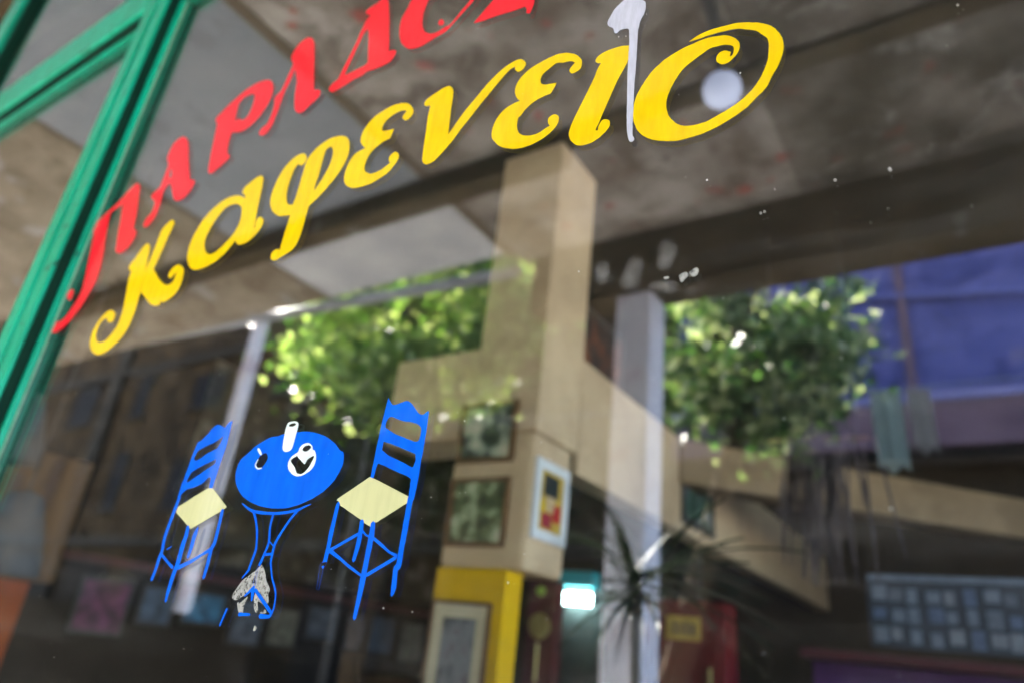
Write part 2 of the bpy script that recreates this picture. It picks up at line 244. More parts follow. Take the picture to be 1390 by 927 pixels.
# outlines of the painted sign on the glass plane: (x, z, corner) in tenths of a millimetre; strokes are (x, z, width)
RED = {'Pi': [[(-18135,25632,0),(-17890,25448,0),(-17701,25024,0),(-17492,24503,0),(-17359,24118,0),(-17304,23931,1),(-17077,23798,1),(-17052,23599,0),(-17136,23430,0),(-17280,23300,0),(-17538,23247,0),(-17784,23366,0),(-17897,23515,0),(-17874,23495,0),(-18050,23932,0),(-18246,24438,0),(-18395,24840,0),(-18459,25042,1),(-18725,25015,0),(-19005,24937,0),(-19049,24844,1),(-18869,24403,0),(-18698,23950,0),(-18537,23610,0),(-18456,23408,0),(-18320,22988,0),(-18284,22577,0),(-18377,22246,0),(-18505,21971,0),(-18678,21706,0),(-18902,21510,0),(-19172,21374,0),(-19417,21312,0),(-19708,21359,0),(-19998,21511,0),(-20170,21705,0),(-20214,21903,0),(-20190,22187,0),(-20080,22360,0),(-19913,22486,0),(-19694,22539,0),(-19527,22602,0),(-19373,22534,0),(-19306,22353,0),(-19352,22243,0),(-19540,22328,0),(-19672,22450,1),(-19871,22429,0),(-19987,22294,0),(-20045,22112,0),(-20049,21945,0),(-19994,21817,0),(-19737,21677,0),(-19416,21645,0),(-19198,21745,0),(-19059,21952,0),(-18939,22186,0),(-18885,22459,0),(-18955,22736,0),(-19124,23220,0),(-19279,23630,0),(-19422,23996,0),(-19547,24323,0),(-19680,24490,1),(-19794,24626,0),(-19740,24771,0),(-19504,24866,0),(-19260,25010,0),(-18937,25157,0),(-18638,25334,0),(-18390,25526,0)]],'A': [[(-16488,26638,0),(-16217,26456,0),(-16007,26141,0),(-15721,25601,0),(-15456,25135,0),(-15271,24829,1),(-15113,24779,0),(-15014,24711,1),(-15027,24535,0),(-15135,24356,0),(-15324,24271,0),(-15566,24284,0),(-15743,24398,0),(-15895,24589,0),(-16111,24902,1),(-16280,25055,1),(-16398,24942,0),(-16430,24803,0),(-16392,24569,0),(-16349,24261,0),(-16370,24074,0),(-16475,23912,0),(-16632,23812,0),(-16790,23866,0),(-16847,23966,0),(-16785,24143,0),(-16651,24227,0),(-16636,24394,0),(-16702,24611,0),(-16814,24681,1),(-17001,24851,0),(-16908,24949,0),(-16718,25068,0),(-16703,25242,0),(-16694,25495,0),(-16724,25791,0),(-16911,26040,1),(-16942,26238,0),(-16888,26488,0),(-16736,26622,0)],[(-16516,25604,0),(-16344,25380,0),(-16312,25217,0),(-16443,25310,0),(-16491,25454,0)]],'Rho': [[(-13208,27186,0),(-12999,27028,0),(-12860,26814,0),(-12811,26567,0),(-12833,26352,0),(-12929,26146,0),(-13083,25940,0),(-13295,25804,0),(-13509,25741,0),(-13761,25765,0),(-13982,25849,0),(-14078,25856,1),(-14042,25519,0),(-13977,25230,1),(-13789,25044,1),(-13836,24942,0),(-14016,24862,0),(-14196,24782,0),(-14373,24722,0),(-14536,24836,0),(-14611,25065,0),(-14733,25573,0),(-14817,26006,0),(-14903,26449,1),(-15056,26640,0),(-15026,26760,0),(-14869,26854,0),(-14666,26991,0),(-14419,27099,0),(-14175,27207,0),(-13883,27264,0),(-13575,27273,0)],[(-13693,26946,0),(-13830,26979,0),(-14044,26966,0),(-14196,26874,1),(-14194,26717,0),(-14086,26239,0),(-13974,26270,0),(-13800,26151,0),(-13641,26138,0),(-13544,26273,0),(-13520,26515,0),(-13532,26698,0),(-13575,26844,0)]],'Alpha': [[(-11948,27970,0),(-11732,27730,0),(-11579,27297,0),(-11315,26435,0),(-11164,25965,1),(-10989,25901,0),(-10895,25802,1),(-10918,25674,0),(-11019,25591,0),(-11174,25517,0),(-11280,25446,0),(-11456,25427,0),(-11632,25556,0),(-11748,25778,0),(-11860,26182,0),(-11910,26445,0),(-11907,26517,1),(-11979,26686,0),(-12157,27042,1),(-12191,26857,0),(-12244,26607,0),(-12307,26389,0),(-12334,26191,0),(-12346,25955,0),(-12365,25700,0),(-12393,25476,0),(-12475,25321,0),(-12587,25247,0),(-12737,25269,0),(-12835,25388,0),(-12772,25506,0),(-12624,25566,0),(-12576,25737,0),(-12558,25994,0),(-12587,26224,1),(-12647,26348,0),(-12582,26443,0),(-12466,26517,0),(-12410,26755,0),(-12344,27053,0),(-12297,27285,1),(-12447,27511,0),(-12478,27682,0),(-12355,27911,0),(-12160,28011,0)]],'Delta': [[(-9501,27964,0),(-9356,27758,0),(-9242,27377,0),(-9068,26693,0),(-8928,26053,1),(-8812,26030,0),(-8707,25957,1),(-8713,25838,0),(-8826,25717,0),(-9017,25691,0),(-9268,25709,0),(-9458,25742,0),(-9627,25686,0),(-9839,25693,0),(-10040,25648,0),(-10271,25615,0),(-10464,25609,0),(-10593,25710,0),(-10611,25809,0),(-10522,25885,0),(-10390,25940,1),(-10326,26141,0),(-10222,26466,0),(-10104,26835,0),(-10029,27190,0),(-9936,27483,0),(-9839,27579,1),(-9964,27684,0),(-10033,27810,0),(-9913,27869,0),(-9723,27889,0),(-9591,27940,0)],[(-9799,27143,1),(-9692,26778,0),(-9602,26383,0),(-9520,26024,1),(-9610,25969,0),(-9890,25963,0),(-10128,25959,0),(-10200,25957,1),(-10173,26117,0),(-10102,26385,0),(-10005,26738,0),(-9902,27076,0)]],'O': [[(-8566,27361,0),(-8653,27149,0),(-8759,26925,0),(-8763,26650,0),(-8698,26343,0),(-8568,26076,0),(-8370,25857,0),(-8159,25753,0),(-7969,25734,0),(-7772,25764,0),(-7577,25793,0),(-7385,25822,0),(-7233,25955,0),(-7047,26112,0),(-6880,26257,0),(-6768,26388,0),(-6704,26591,0),(-6795,26933,0),(-7042,27263,0),(-7372,27440,0),(-7797,27508,0),(-8216,27470,0)],[(-8051,27070,0),(-8126,26813,0),(-8124,26539,0),(-8061,26282,0),(-7961,26098,0),(-7792,25967,0),(-7622,25923,0),(-7468,25950,0),(-7293,25966,0),(-7146,26123,0),(-6998,26279,0),(-6886,26411,0),(-6861,26616,0),(-6954,26960,0),(-7166,27177,0),(-7445,27274,0),(-7813,27259,0)]],'Sigma': [[(-6691,25679,1),(-6508,25623,0),(-6179,25579,0),(-5821,25506,0),(-5528,25465,1),(-5483,25361,0),(-5482,25282,1),(-5418,25227,1),(-5365,25335,0),(-5341,25499,0),(-5351,25664,1),(-5477,25757,0),(-5664,25904,0),(-5823,26079,1),(-5413,26399,1),(-5162,26411,1),(-5806,26814,1),(-5880,26686,1),(-5870,26465,0),(-6220,26141,0)]],'dot': [[(-7643,26194,0),(-7583,26250,0),(-7483,26120,0),(-7527,26057,0),(-7607,26110,0)]]}
YELLOW = {'kappa': [[(-16284,23224,0),(-16104,23121,0),(-15996,22868,0),(-15886,22464,0),(-15784,22051,0),(-15708,21716,0),(-15675,21458,0),(-15655,21368,0),(-15651,21080,0),(-15697,20825,0),(-15854,20589,0),(-16090,20426,0),(-16364,20316,0),(-16668,20300,0),(-17014,20441,0),(-17256,20664,0),(-17345,20930,0),(-17314,21160,0),(-17183,21352,0),(-16972,21476,0),(-16743,21455,0),(-16554,21325,0),(-16529,21173,0),(-16655,21121,0),(-16849,21229,0),(-16875,21297,1),(-17028,21282,0),(-17139,21173,0),(-17156,21005,0),(-17091,20826,0),(-16937,20677,0),(-16735,20615,0),(-16512,20652,0),(-16332,20808,0),(-16221,21015,0),(-16229,21308,0),(-16337,21710,0),(-16525,22253,0),(-16551,22504,1),(-16706,22583,0),(-16739,22727,0),(-16589,22897,0),(-16456,23094,0)]],'kappa_leg': [[(-15473,23685,0),(-15309,23594,0),(-15283,23450,0),(-15358,23153,0),(-15401,22742,0),(-15451,22469,0),(-15487,22326,1),(-15152,22042,0),(-14784,21776,0),(-14589,21704,0),(-14423,21740,0),(-14374,21852,0),(-14389,21999,1),(-14474,21956,0),(-14553,21871,0),(-14690,21952,0),(-14687,22066,0),(-14562,22184,0),(-14375,22183,0),(-14143,22027,0),(-14051,21843,0),(-14036,21578,0),(-14144,21381,0),(-14333,21280,0),(-14496,21242,1),(-14618,21295,1),(-14650,21212,0),(-14865,21232,0),(-15123,21352,0),(-15447,21580,0),(-15690,21754,1),(-15747,21957,0),(-15821,22231,0),(-15845,22499,0),(-15825,22600,0),(-15795,22972,0),(-15787,23264,0),(-15785,23355,1),(-15784,23447,0),(-15662,23598,0)]],'alpha': [[(-12215,23952,0),(-12099,23860,0),(-12045,23652,0),(-11997,23323,0),(-11946,22960,0),(-11891,22623,0),(-11901,22517,1),(-11843,22501,1),(-11868,22597,0),(-11842,22729,0),(-11744,22741,0),(-11623,22628,0),(-11601,22504,0),(-11675,22368,0),(-11806,22247,0),(-11984,22175,0),(-12188,22162,0),(-12335,22229,0),(-12423,22340,1),(-12528,22208,0),(-12685,22069,0),(-12904,21944,0),(-13156,21884,0),(-13400,21860,0),(-13676,21892,0),(-13926,22040,0),(-14103,22246,0),(-14199,22498,0),(-14210,22798,0),(-14125,23063,0),(-13978,23327,0),(-13760,23505,0),(-13465,23637,0),(-13163,23677,0),(-12884,23625,0),(-12676,23530,0),(-12535,23423,1),(-12627,23579,1),(-12727,23652,0),(-12724,23781,0),(-12540,23874,0),(-12373,23939,0)],[(-12872,23396,0),(-12660,23292,0),(-12538,23130,0),(-12473,22844,0),(-12520,22633,0),(-12637,22461,0),(-12845,22307,0),(-13046,22196,0),(-13270,22190,0),(-13458,22317,0),(-13595,22516,0),(-13640,22736,0),(-13574,22971,0),(-13440,23190,0),(-13261,23376,0),(-13077,23414,0)]],'phi': [[(-9698,24111,0),(-9540,23991,0),(-9441,23795,0),(-9404,23545,0),(-9452,23329,0),(-9584,23104,0),(-9784,22883,0),(-9997,22703,0),(-10214,22567,1),(-10224,22354,0),(-10228,22023,0),(-10258,21777,0),(-10340,21618,0),(-10477,21553,0),(-10666,21500,0),(-10817,21464,0),(-10941,21511,0),(-10997,21598,0),(-10973,21692,0),(-10864,21721,0),(-10760,21695,1),(-10755,21941,0),(-10750,22257,0),(-10740,22501,1),(-10919,22532,0),(-11137,22593,0),(-11335,22728,0),(-11492,22912,0),(-11574,23097,0),(-11592,23350,0),(-11527,23660,0),(-11406,23892,0),(-11231,24043,0),(-11052,24107,0),(-10870,24085,0),(-10742,23956,0),(-10737,23830,0),(-10836,23761,0),(-10963,23846,1),(-11047,23729,0),(-11082,23474,0),(-11081,23191,0),(-11008,22950,0),(-10893,22798,0),(-10755,22748,1),(-10720,22922,0),(-10713,23255,0),(-10707,23595,0),(-10690,23835,0),(-10594,23987,0),(-10398,24124,0),(-10136,24193,0),(-9899,24176,0)],[(-10018,23954,0),(-9936,23874,0),(-9882,23654,0),(-9915,23389,0),(-10024,23152,0),(-10177,22910,1),(-10192,23031,0),(-10167,23316,0),(-10168,23614,0),(-10155,23872,0),(-10098,23953,0)]],'epsilon': [[(-8071,24293,0),(-7925,24173,0),(-7834,24020,0),(-7832,23923,0),(-7912,23841,0),(-7991,23843,0),(-8081,23937,0),(-8065,23998,0),(-8001,24069,1),(-8094,24126,0),(-8219,24148,0),(-8376,24123,0),(-8521,24043,0),(-8587,23932,0),(-8575,23840,0),(-8522,23790,0),(-8392,23760,0),(-8255,23736,1),(-8266,23655,0),(-8306,23527,1),(-8455,23516,0),(-8604,23457,0),(-8743,23355,0),(-8826,23196,0),(-8834,23029,0),(-8773,22916,0),(-8626,22821,0),(-8479,22800,0),(-8309,22833,0),(-8149,22906,1),(-8200,22996,0),(-8192,23084,0),(-8084,23129,0),(-7978,23045,0),(-7961,22931,0),(-8030,22811,0),(-8174,22681,0),(-8354,22615,0),(-8582,22572,0),(-8849,22584,0),(-9048,22628,0),(-9227,22740,0),(-9341,22916,0),(-9359,23130,0),(-9311,23343,0),(-9179,23490,0),(-8945,23532,1),(-9065,23664,0),(-9130,23785,0),(-9134,23965,0),(-9049,24132,0),(-8874,24283,0),(-8618,24360,0),(-8331,24372,0)]],'nu': [[(-7018,24257,0),(-6913,24126,0),(-6883,23907,0),(-6872,23589,0),(-6831,23069,1),(-6557,23444,0),(-6323,23696,0),(-6088,23938,0),(-5846,24111,0),(-5658,24179,0),(-5497,24184,0),(-5392,24107,0),(-5349,24006,0),(-5387,23925,0),(-5478,23896,0),(-5560,23979,0),(-5561,24051,1),(-5671,24030,0),(-5847,23876,0),(-6048,23659,0),(-6250,23442,0),(-6449,23206,0),(-6565,23081,0),(-6675,22923,0),(-6821,22770,0),(-6970,22634,0),(-7097,22558,0),(-7240,22565,0),(-7335,22675,0),(-7365,22913,0),(-7384,23278,0),(-7411,23692,0),(-7407,23953,1),(-7508,23986,0),(-7571,24064,0),(-7523,24159,0),(-7364,24216,0),(-7167,24265,0)]],'epsilon2': [[(-4501,23845,0),(-4378,23751,0),(-4283,23621,0),(-4255,23523,0),(-4281,23402,0),(-4405,23368,0),(-4468,23438,0),(-4459,23501,0),(-4379,23582,1),(-4456,23652,0),(-4560,23684,0),(-4604,23688,0),(-4726,23737,0),(-4854,23685,0),(-4981,23606,0),(-5008,23498,0),(-4976,23407,0),(-4896,23354,0),(-4790,23324,0),(-4693,23298,1),(-4722,23219,0),(-4785,23114,1),(-4917,23112,0),(-5062,23083,0),(-5204,23009,0),(-5325,22876,0),(-5360,22852,0),(-5365,22706,0),(-5335,22580,0),(-5262,22472,0),(-5120,22395,0),(-4957,22373,0),(-4818,22414,0),(-4735,22445,1),(-4771,22522,0),(-4766,22615,0),(-4683,22645,0),(-4609,22599,0),(-4581,22525,0),(-4606,22410,0),(-4722,22299,0),(-4884,22220,0),(-5082,22184,0),(-5290,22205,0),(-5478,22273,0),(-5661,22387,0),(-5811,22564,0),(-5859,22681,0),(-5853,22862,0),(-5781,23037,0),(-5640,23166,0),(-5488,23205,0),(-5373,23216,1),(-5447,23316,0),(-5494,23448,0),(-5494,23575,0),(-5425,23720,0),(-5267,23841,0),(-5057,23902,0),(-4788,23932,0),(-4637,23908,0)]],'iota': [[(-3454,23492,1),(-3449,23231,1),(-3493,23109,0),(-3622,22855,0),(-3713,22617,0),(-3804,22381,0),(-3870,22197,0),(-3915,22096,0),(-3925,22040,1),(-3885,22025,1),(-3878,22111,0),(-3819,22199,0),(-3728,22163,0),(-3699,22100,0),(-3719,22006,0),(-3815,21911,0),(-3951,21845,0),(-4079,21834,0),(-4213,21875,0),(-4314,21979,0),(-4372,22121,0),(-4357,22267,0),(-4285,22469,0),(-4169,22733,0),(-4028,23053,0),(-3972,23236,0),(-3912,23355,1),(-3968,23381,0),(-4012,23443,0),(-3976,23517,0),(-3856,23558,0),(-3682,23556,0),(-3549,23531,0)]],'omicron': [[(-2525,23106,1),(-2353,23164,0),(-2183,23169,0),(-2018,23143,0),(-1856,23110,0),(-1698,23042,0),(-1545,22946,0),(-1418,22828,0),(-1334,22684,0),(-1288,22534,0),(-1279,22404,0),(-1307,22253,0),(-1363,22103,0),(-1447,21955,0),(-1521,21816,0),(-1643,21699,0),(-1765,21593,0),(-1948,21497,0),(-2154,21421,0),(-2362,21383,0),(-2576,21384,0),(-2686,21395,0),(-2842,21446,0),(-2978,21510,0),(-3130,21615,0),(-3240,21754,0),(-3305,21906,0),(-3335,22062,0),(-3330,22279,0),(-3288,22454,0),(-3195,22623,0),(-3090,22773,0),(-2960,22882,0),(-2842,22948,0),(-2631,23013,0),(-2457,23034,0),(-2287,23040,0),(-2143,23011,0),(-2022,22968,0),(-1936,22906,0),(-1853,22791,0),(-1825,22689,0),(-1848,22586,0),(-1914,22503,0),(-1989,22453,0),(-2074,22465,0),(-2132,22535,0),(-2141,22612,0),(-2102,22681,0),(-2027,22687,0),(-1948,22627,1),(-1962,22548,1),(-1923,22565,0),(-1905,22657,0),(-1929,22727,0),(-2003,22785,0),(-2100,22812,0),(-2221,22827,0),(-2355,22774,0),(-2467,22717,0),(-2581,22652,0),(-2651,22573,0),(-2708,22496,0),(-2764,22390,0),(-2809,22291,0),(-2842,22161,0),(-2839,22004,0),(-2803,21863,0),(-2745,21757,0),(-2666,21657,0),(-2556,21594,0),(-2406,21562,0),(-2256,21567,0),(-2130,21610,0),(-1985,21657,0),(-1841,21730,0),(-1718,21823,0),(-1635,21920,0),(-1572,22026,0),(-1517,22150,0),(-1476,22294,0),(-1460,22438,0),(-1459,22578,0),(-1486,22662,0),(-1543,22749,0),(-1621,22854,0),(-1744,22940,0),(-1869,23012,0),(-2020,23046,0),(-2151,23069,0),(-2285,23084,0),(-2410,23087,0)]]}
DRIP = [[(-3525,24530,0),(-3618,24495,0),(-3724,24412,0),(-3787,24306,0),(-3843,24179,0),(-3817,24079,0),(-3744,23998,0),(-3712,23888,0),(-3670,23858,0),(-3605,23892,0),(-3498,23861,0),(-3463,23810,1),(-3452,23540,0),(-3452,23217,0),(-3454,22950,0),(-3438,22335,0),(-3430,22038,0),(-3415,21817,0),(-3384,21664,0),(-3353,21617,0),(-3312,21630,0),(-3307,21677,0),(-3334,21743,0),(-3337,22001,0),(-3338,22367,0),(-3337,22667,0),(-3323,23155,0),(-3321,23474,0),(-3312,23764,0),(-3278,23930,0),(-3218,24066,0),(-3210,24249,0),(-3252,24341,0),(-3268,24437,0),(-3390,24524,0)]]
CHAIR_FAR = {'backrest': [[(-10740,18195,1),(-10719,17762,1),(-10762,17263,1),(-10778,17010,1),(-10868,17013,1),(-10895,17191,1),(-10974,17194,0),(-11092,17109,0),(-11290,17046,0),(-11505,17011,0),(-11613,16944,1),(-11666,16862,1),(-11713,16870,1),(-11700,17186,1),(-11693,17103,1),(-11649,17588,1),(-11592,17863,1),(-11508,17887,0),(-11371,17995,0),(-11241,18119,0),(-11118,18153,0),(-10902,18077,1),(-10832,18174,1)],[(-10882,17931,1),(-10899,17817,0),(-10962,17707,1),(-11203,17635,0),(-11392,17545,0),(-11522,17523,0),(-11564,17583,0),(-11512,17697,0),(-11313,17772,0),(-11086,17829,0)],[(-10900,17519,1),(-10907,17436,0),(-11074,17360,0),(-11277,17256,0),(-11448,17179,0),(-11563,17127,0),(-11575,17197,0),(-11512,17308,0),(-11339,17386,0),(-11098,17459,0)]],'seat': [[(-10890,17014,1),(-10753,17003,1),(-10249,16689,1),(-10321,16638,1),(-11065,16332,1),(-11624,16621,1),(-11611,16710,1)]],'legs': [[(-11654,16876,79),(-11687,16628,82),(-11732,16197,77),(-11693,15972,72),(-11716,15841,85),(-11718,15673,62),(-11744,15507,75)],[(-11151,16371,74),(-11129,16213,101),(-11147,16071,110),(-11139,15791,108),(-11171,15615,99),(-11180,15356,80),(-11171,15192,49)],[(-10867,16358,36),(-10892,16227,108),(-10892,16049,89),(-10909,15885,62)],[(-10331,16638,67),(-10303,16158,77),(-10344,16020,77),(-10335,15776,76),(-10345,15586,64)]],'stretchers': [[(-11670,15907,47),(-11466,15808,41),(-11255,15713,54)],[(-11098,15711,72),(-10782,15825,63),(-10554,15930,38),(-10344,16020,77)],[(-11564,15993,23),(-11454,16047,15)]]}
CHAIR_NEAR = {'backrest': [[(-7080,18240,1),(-6966,18119,0),(-6837,18129,0),(-6705,18152,0),(-6604,18106,0),(-6493,17999,0),(-6420,17933,0),(-6344,17915,0),(-6267,17960,1),(-6250,17951,1),(-6238,17674,1),(-6240,17404,1),(-6248,17267,1),(-6250,16973,1),(-6265,16718,1),(-6366,16720,1),(-6372,16988,1),(-6400,17021,0),(-6557,17082,0),(-6747,17146,0),(-6911,17210,0),(-7042,17248,1),(-7066,17160,1),(-7075,17045,1),(-7133,17051,1),(-7137,17198,1),(-7133,17248,1),(-7124,17646,1),(-7107,17959,1)],[(-6977,17935,0),(-6846,17900,0),(-6714,17852,0),(-6558,17822,0),(-6432,17782,0),(-6345,17723,0),(-6335,17659,0),(-6342,17557,0),(-6393,17526,0),(-6469,17543,0),(-6628,17600,0),(-6823,17672,0),(-7033,17783,1),(-7035,17855,0)],[(-7012,17568,1),(-6815,17508,0),(-6590,17431,0),(-6369,17344,1),(-6355,17277,0),(-6352,17261,0),(-6365,17184,0),(-6404,17169,0),(-6531,17225,0),(-6706,17295,0),(-6853,17349,0),(-7013,17445,1)]],'seat': [[(-7148,17061,1),(-7065,17035,1),(-6366,16767,1),(-6369,16683,1),(-6867,16429,1),(-6896,16429,0),(-6947,16397,0),(-6963,16370,1),(-7087,16419,1),(-7175,16468,1),(-7621,16666,1),(-7647,16700,0),(-7689,16735,0),(-7722,16736,1),(-7706,16764,1)]],'legs': [[(-7674,16708,49),(-7683,16629,70),(-7696,16295,82),(-7694,16077,75),(-7708,15863,81),(-7741,15843,74),(-7733,15539,50)],[(-7140,16448,72),(-7129,16319,78),(-7128,16149,84),(-7156,15925,58)],[(-6924,16420,77),(-6912,16256,95),(-6916,16017,88),(-6920,15864,87),(-6923,15714,99),(-6928,15516,81),(-6945,15209,58)],[(-6326,16758,93),(-6333,16300,91),(-6339,16079,83),(-6341,15881,88),(-6378,15832,83),(-6362,15619,76),(-6373,15519,41)]],'stretchers': [[(-7653,16046,47),(-7155,16276,42)],[(-7643,16041,61),(-7401,15934,42),(-7225,15847,38),(-6974,15741,31)],[(-7081,16308,33),(-7007,16256,23),(-6906,16235,32)],[(-6857,16215,41),(-6684,16124,40),(-6538,16045,29),(-6403,16003,38)],[(-6867,15744,47),(-6405,15979,45)]]}
TABLE = {'table_top': [[(-9235,17847,0),(-8963,17849,0),(-8715,17845,0),(-8460,17797,0),(-8221,17717,0),(-8017,17606,0),(-7871,17489,0),(-7797,17458,0),(-7753,17336,0),(-7759,17231,0),(-7853,17053,0),(-8009,16903,0),(-8217,16794,0),(-8438,16715,0),(-8672,16660,0),(-8905,16643,0),(-9218,16661,0),(-9488,16706,0),(-9733,16780,0),(-9953,16883,0),(-10145,17046,0),(-10231,17194,0),(-10248,17343,0),(-10199,17474,0),(-10038,17585,0),(-9879,17699,0),(-9587,17806,0),(-9417,17816,0)],[(-8615,17636,0),(-8526,17591,0),(-8488,17530,1),(-8447,17515,1),(-8398,17448,0),(-8374,17345,0),(-8414,17246,0),(-8536,17176,0),(-8674,17150,0),(-8818,17188,0),(-8922,17269,0),(-8954,17361,0),(-8909,17450,0),(-8797,17509,0),(-8781,17574,0),(-8722,17623,0)],[(-9731,17323,0),(-9777,17412,0),(-9717,17511,0),(-9599,17548,0),(-9521,17486,0),(-9537,17385,0),(-9616,17310,0)]],'cup': [[(-8612,17653,0),(-8517,17604,0),(-8476,17539,1),(-8432,17523,1),(-8380,17451,0),(-8354,17340,0),(-8397,17234,0),(-8528,17158,0),(-8676,17130,0),(-8831,17171,0),(-8942,17258,0),(-8978,17358,0),(-8929,17453,0),(-8808,17517,0),(-8791,17586,0),(-8728,17639,0)],[(-8720,17554,0),(-8677,17607,0),(-8580,17615,0),(-8528,17577,0),(-8572,17531,0),(-8646,17514,0)],[(-8927,17390,0),(-8809,17461,1),(-8754,17416,1),(-8628,17340,0),(-8583,17324,0),(-8546,17391,0),(-8425,17439,0),(-8422,17371,0),(-8496,17238,0),(-8590,17168,0),(-8713,17179,0),(-8808,17280,0)]],'glass': [[(-9229,18009,0),(-9155,18040,0),(-9049,18039,0),(-8964,17988,0),(-8955,17826,0),(-8968,17626,0),(-9006,17557,0),(-9105,17541,0),(-9193,17582,0),(-9219,17685,0),(-9240,17862,0)],[(-9191,17973,0),(-9144,18010,0),(-9039,18011,0),(-9012,17980,0),(-9083,17956,0)]],'glass_rim': [[(-9820,17632,31),(-9769,17588,43),(-9707,17533,35)],[(-9750,17454,12),(-9782,17369,23),(-9739,17316,23),(-9676,17294,23),(-9602,17302,15)]],'rim': [[(-9862,16736,14),(-9703,16664,37),(-9544,16612,46),(-9302,16582,48),(-9035,16570,44),(-8783,16579,43),(-8502,16617,42),(-8385,16657,30),(-8243,16698,9)]],'legs': [[(-9520,16600,49),(-9420,16470,40),(-9325,16301,40),(-9264,16123,39),(-9246,16007,47),(-9288,15786,43),(-9301,15724,43),(-9405,15612,15)],[(-9042,16564,44),(-9040,16361,39),(-8996,16197,43),(-8988,16104,43),(-9026,15965,43),(-9074,15804,45),(-9071,15845,43),(-9096,15674,42),(-9075,15507,52)],[(-8500,16611,45),(-8635,16466,42),(-8751,16291,42),(-8835,16129,53),(-8846,15991,42),(-8831,15855,33),(-8817,15817,30),(-8725,15643,26),(-8629,15526,32),(-8561,15411,28),(-8540,15263,28),(-8556,15167,35)]],'braces': [[(-8969,16150,18),(-8867,16094,18)],[(-9026,15962,38),(-8858,15974,38)]],'feet': [[(-9071,15496,60),(-9238,15366,23)],[(-9076,15463,74),(-9053,15315,32)],[(-9031,15465,52),(-8819,15333,51),(-8557,15169,49)],[(-8558,15172,42),(-8600,15125,49),(-8788,15118,64)],[(-9262,15113,52),(-9021,15125,32)],[(-9567,15171,40),(-9635,14935,34)]]}
WORN = [[(-9040,15811,0),(-8986,15790,0),(-8908,15703,0),(-8826,15584,0),(-8720,15490,0),(-8726,15413,0),(-8686,15308,0),(-8760,15272,0),(-8915,15306,0),(-8865,15180,0),(-8934,15176,0),(-9019,15344,0),(-9009,15455,0),(-9089,15473,0),(-9238,15388,0),(-9329,15340,0),(-9407,15302,0),(-9508,15319,0),(-9518,15386,0),(-9449,15491,0),(-9375,15585,0),(-9255,15657,0),(-9136,15729,0)],[(-9216,15334,0),(-9171,15359,0),(-9198,15204,0),(-9190,15139,0),(-9280,15133,0),(-9370,15260,0),(-9302,15275,0)],[(-8792,15174,0),(-8719,15210,0),(-8686,15170,0),(-8801,15152,0)],[(-8870,14926,0),(-8860,14989,0),(-8805,14962,0),(-8832,14918,0)]]
SMUDGE = [[(-3782,19740,0),(-3699,19783,0),(-3595,19715,0),(-3570,19553,0),(-3629,19428,0),(-3729,19431,0),(-3797,19585,0)],[(-3316,19702,0),(-3221,19740,0),(-3108,19654,0),(-3119,19487,0),(-3158,19262,0),(-3266,19235,0),(-3397,19328,0),(-3404,19499,0)],[(-2910,19811,0),(-2804,19887,0),(-2697,19808,0),(-2666,19666,0),(-2724,19497,0),(-2812,19435,0),(-2935,19546,0)],[(-3051,19273,0),(-2930,19329,0),(-2736,19288,0),(-2662,19224,0),(-2690,19118,0),(-2926,19150,0)]]
FLAKE = [[(-2641,19332,1),(-2562,19363,0),(-2526,19322,0),(-2554,19281,0),(-2604,19236,0),(-2626,19264,0)],[(-2511,19351,1),(-2433,19390,0),(-2404,19344,0),(-2433,19286,0),(-2511,19287,0)],[(-2833,19349,0),(-2781,19349,0),(-2773,19325,0),(-2818,19322,0)]]
SPECKS = [(-301,20111),(-1659,19950),(-1617,19958),(-306,20132),(-3513,23713),(-3394,24119),(-3186,24006),(-3637,23761),(-4024,19697),(-1833,22197),(-7159,16012),(-4368,17382),(-5596,17758),(-3021,15808),(-3114,15463),(-4642,15743),(-5426,16796),(-1527,17438),(-666,16526),(572,22105),(-2288,20627),(-1489,20231),(-843,20160),(-7550,15799),(-6475,15359),(-10337,16541),(-15050,17319),(-5996,15344),(-10355,14559)]


# ------------------------------------------------------------------ the setting
def sheet(name, x0, x1, y0, y1, z, m):
    bm = bmesh.new(); vs = [bm.verts.new(p) for p in ((x0, y0, z), (x1, y0, z), (x1, y1, z), (x0, y1, z))]; bm.faces.new(vs)
    return obj(name, bm, m, kind='structure')
sheet('ground', -400, 400, -400, 400, -0.15, M_STREET)
sheet('road', -200, 200, -11.0, -6.9, -0.146, M_ASPH)
box('pavement', -30, 16, -6.5, -0.08, -0.149, 0.0, M_STREET, kind='structure', bev=0.01)
box('interior_floor', -6.4, 5.0, 0.05, 9.0, -0.149, 0.01, M_FLOOR, kind='structure')

# ------------------------------------------------------------------ portico over the pavement (seen mirrored in the glass)
pt = thing('concrete_portico', 'raw concrete portico roof with stained beams and a smooth grey bay over the pavement', 'portico', (0, -1.9, 4.7))
def soffit(name, x0, x1, y0, y1, m, lab):
    return box(name, x0, x1, y0, y1, 4.7, 4.95, m, pt, label=lab)
soffit('slab', -30, -5.47, -3.55, -0.06, M_WARM, 'rough beige bay at the far left of the portico ceiling')  # left end extended out of view to keep the sun out
soffit('slab', -5.41, -3.19, -2.57, -0.06, M_SMOOTH, 'smooth grey bay of the portico ceiling')
soffit('slab', -5.41, -3.19, -3.55, -2.575, M_BAY, 'grey strip of ceiling beyond the beam, lightened for bounce light')
soffit('slab', -3.11, -0.76, -3.75, -0.06, M_ROUGH, 'rough stained bay of the portico ceiling')
soffit('slab', -0.755, 9, -3.75, -0.06, M_ROUGH_DIM, 'rough bay of the portico ceiling, darkened for the light falloff')
box('joint_cover', -5.47, -5.41, -3.6, -0.06, 4.69, 4.94, M_JOINT, pt)
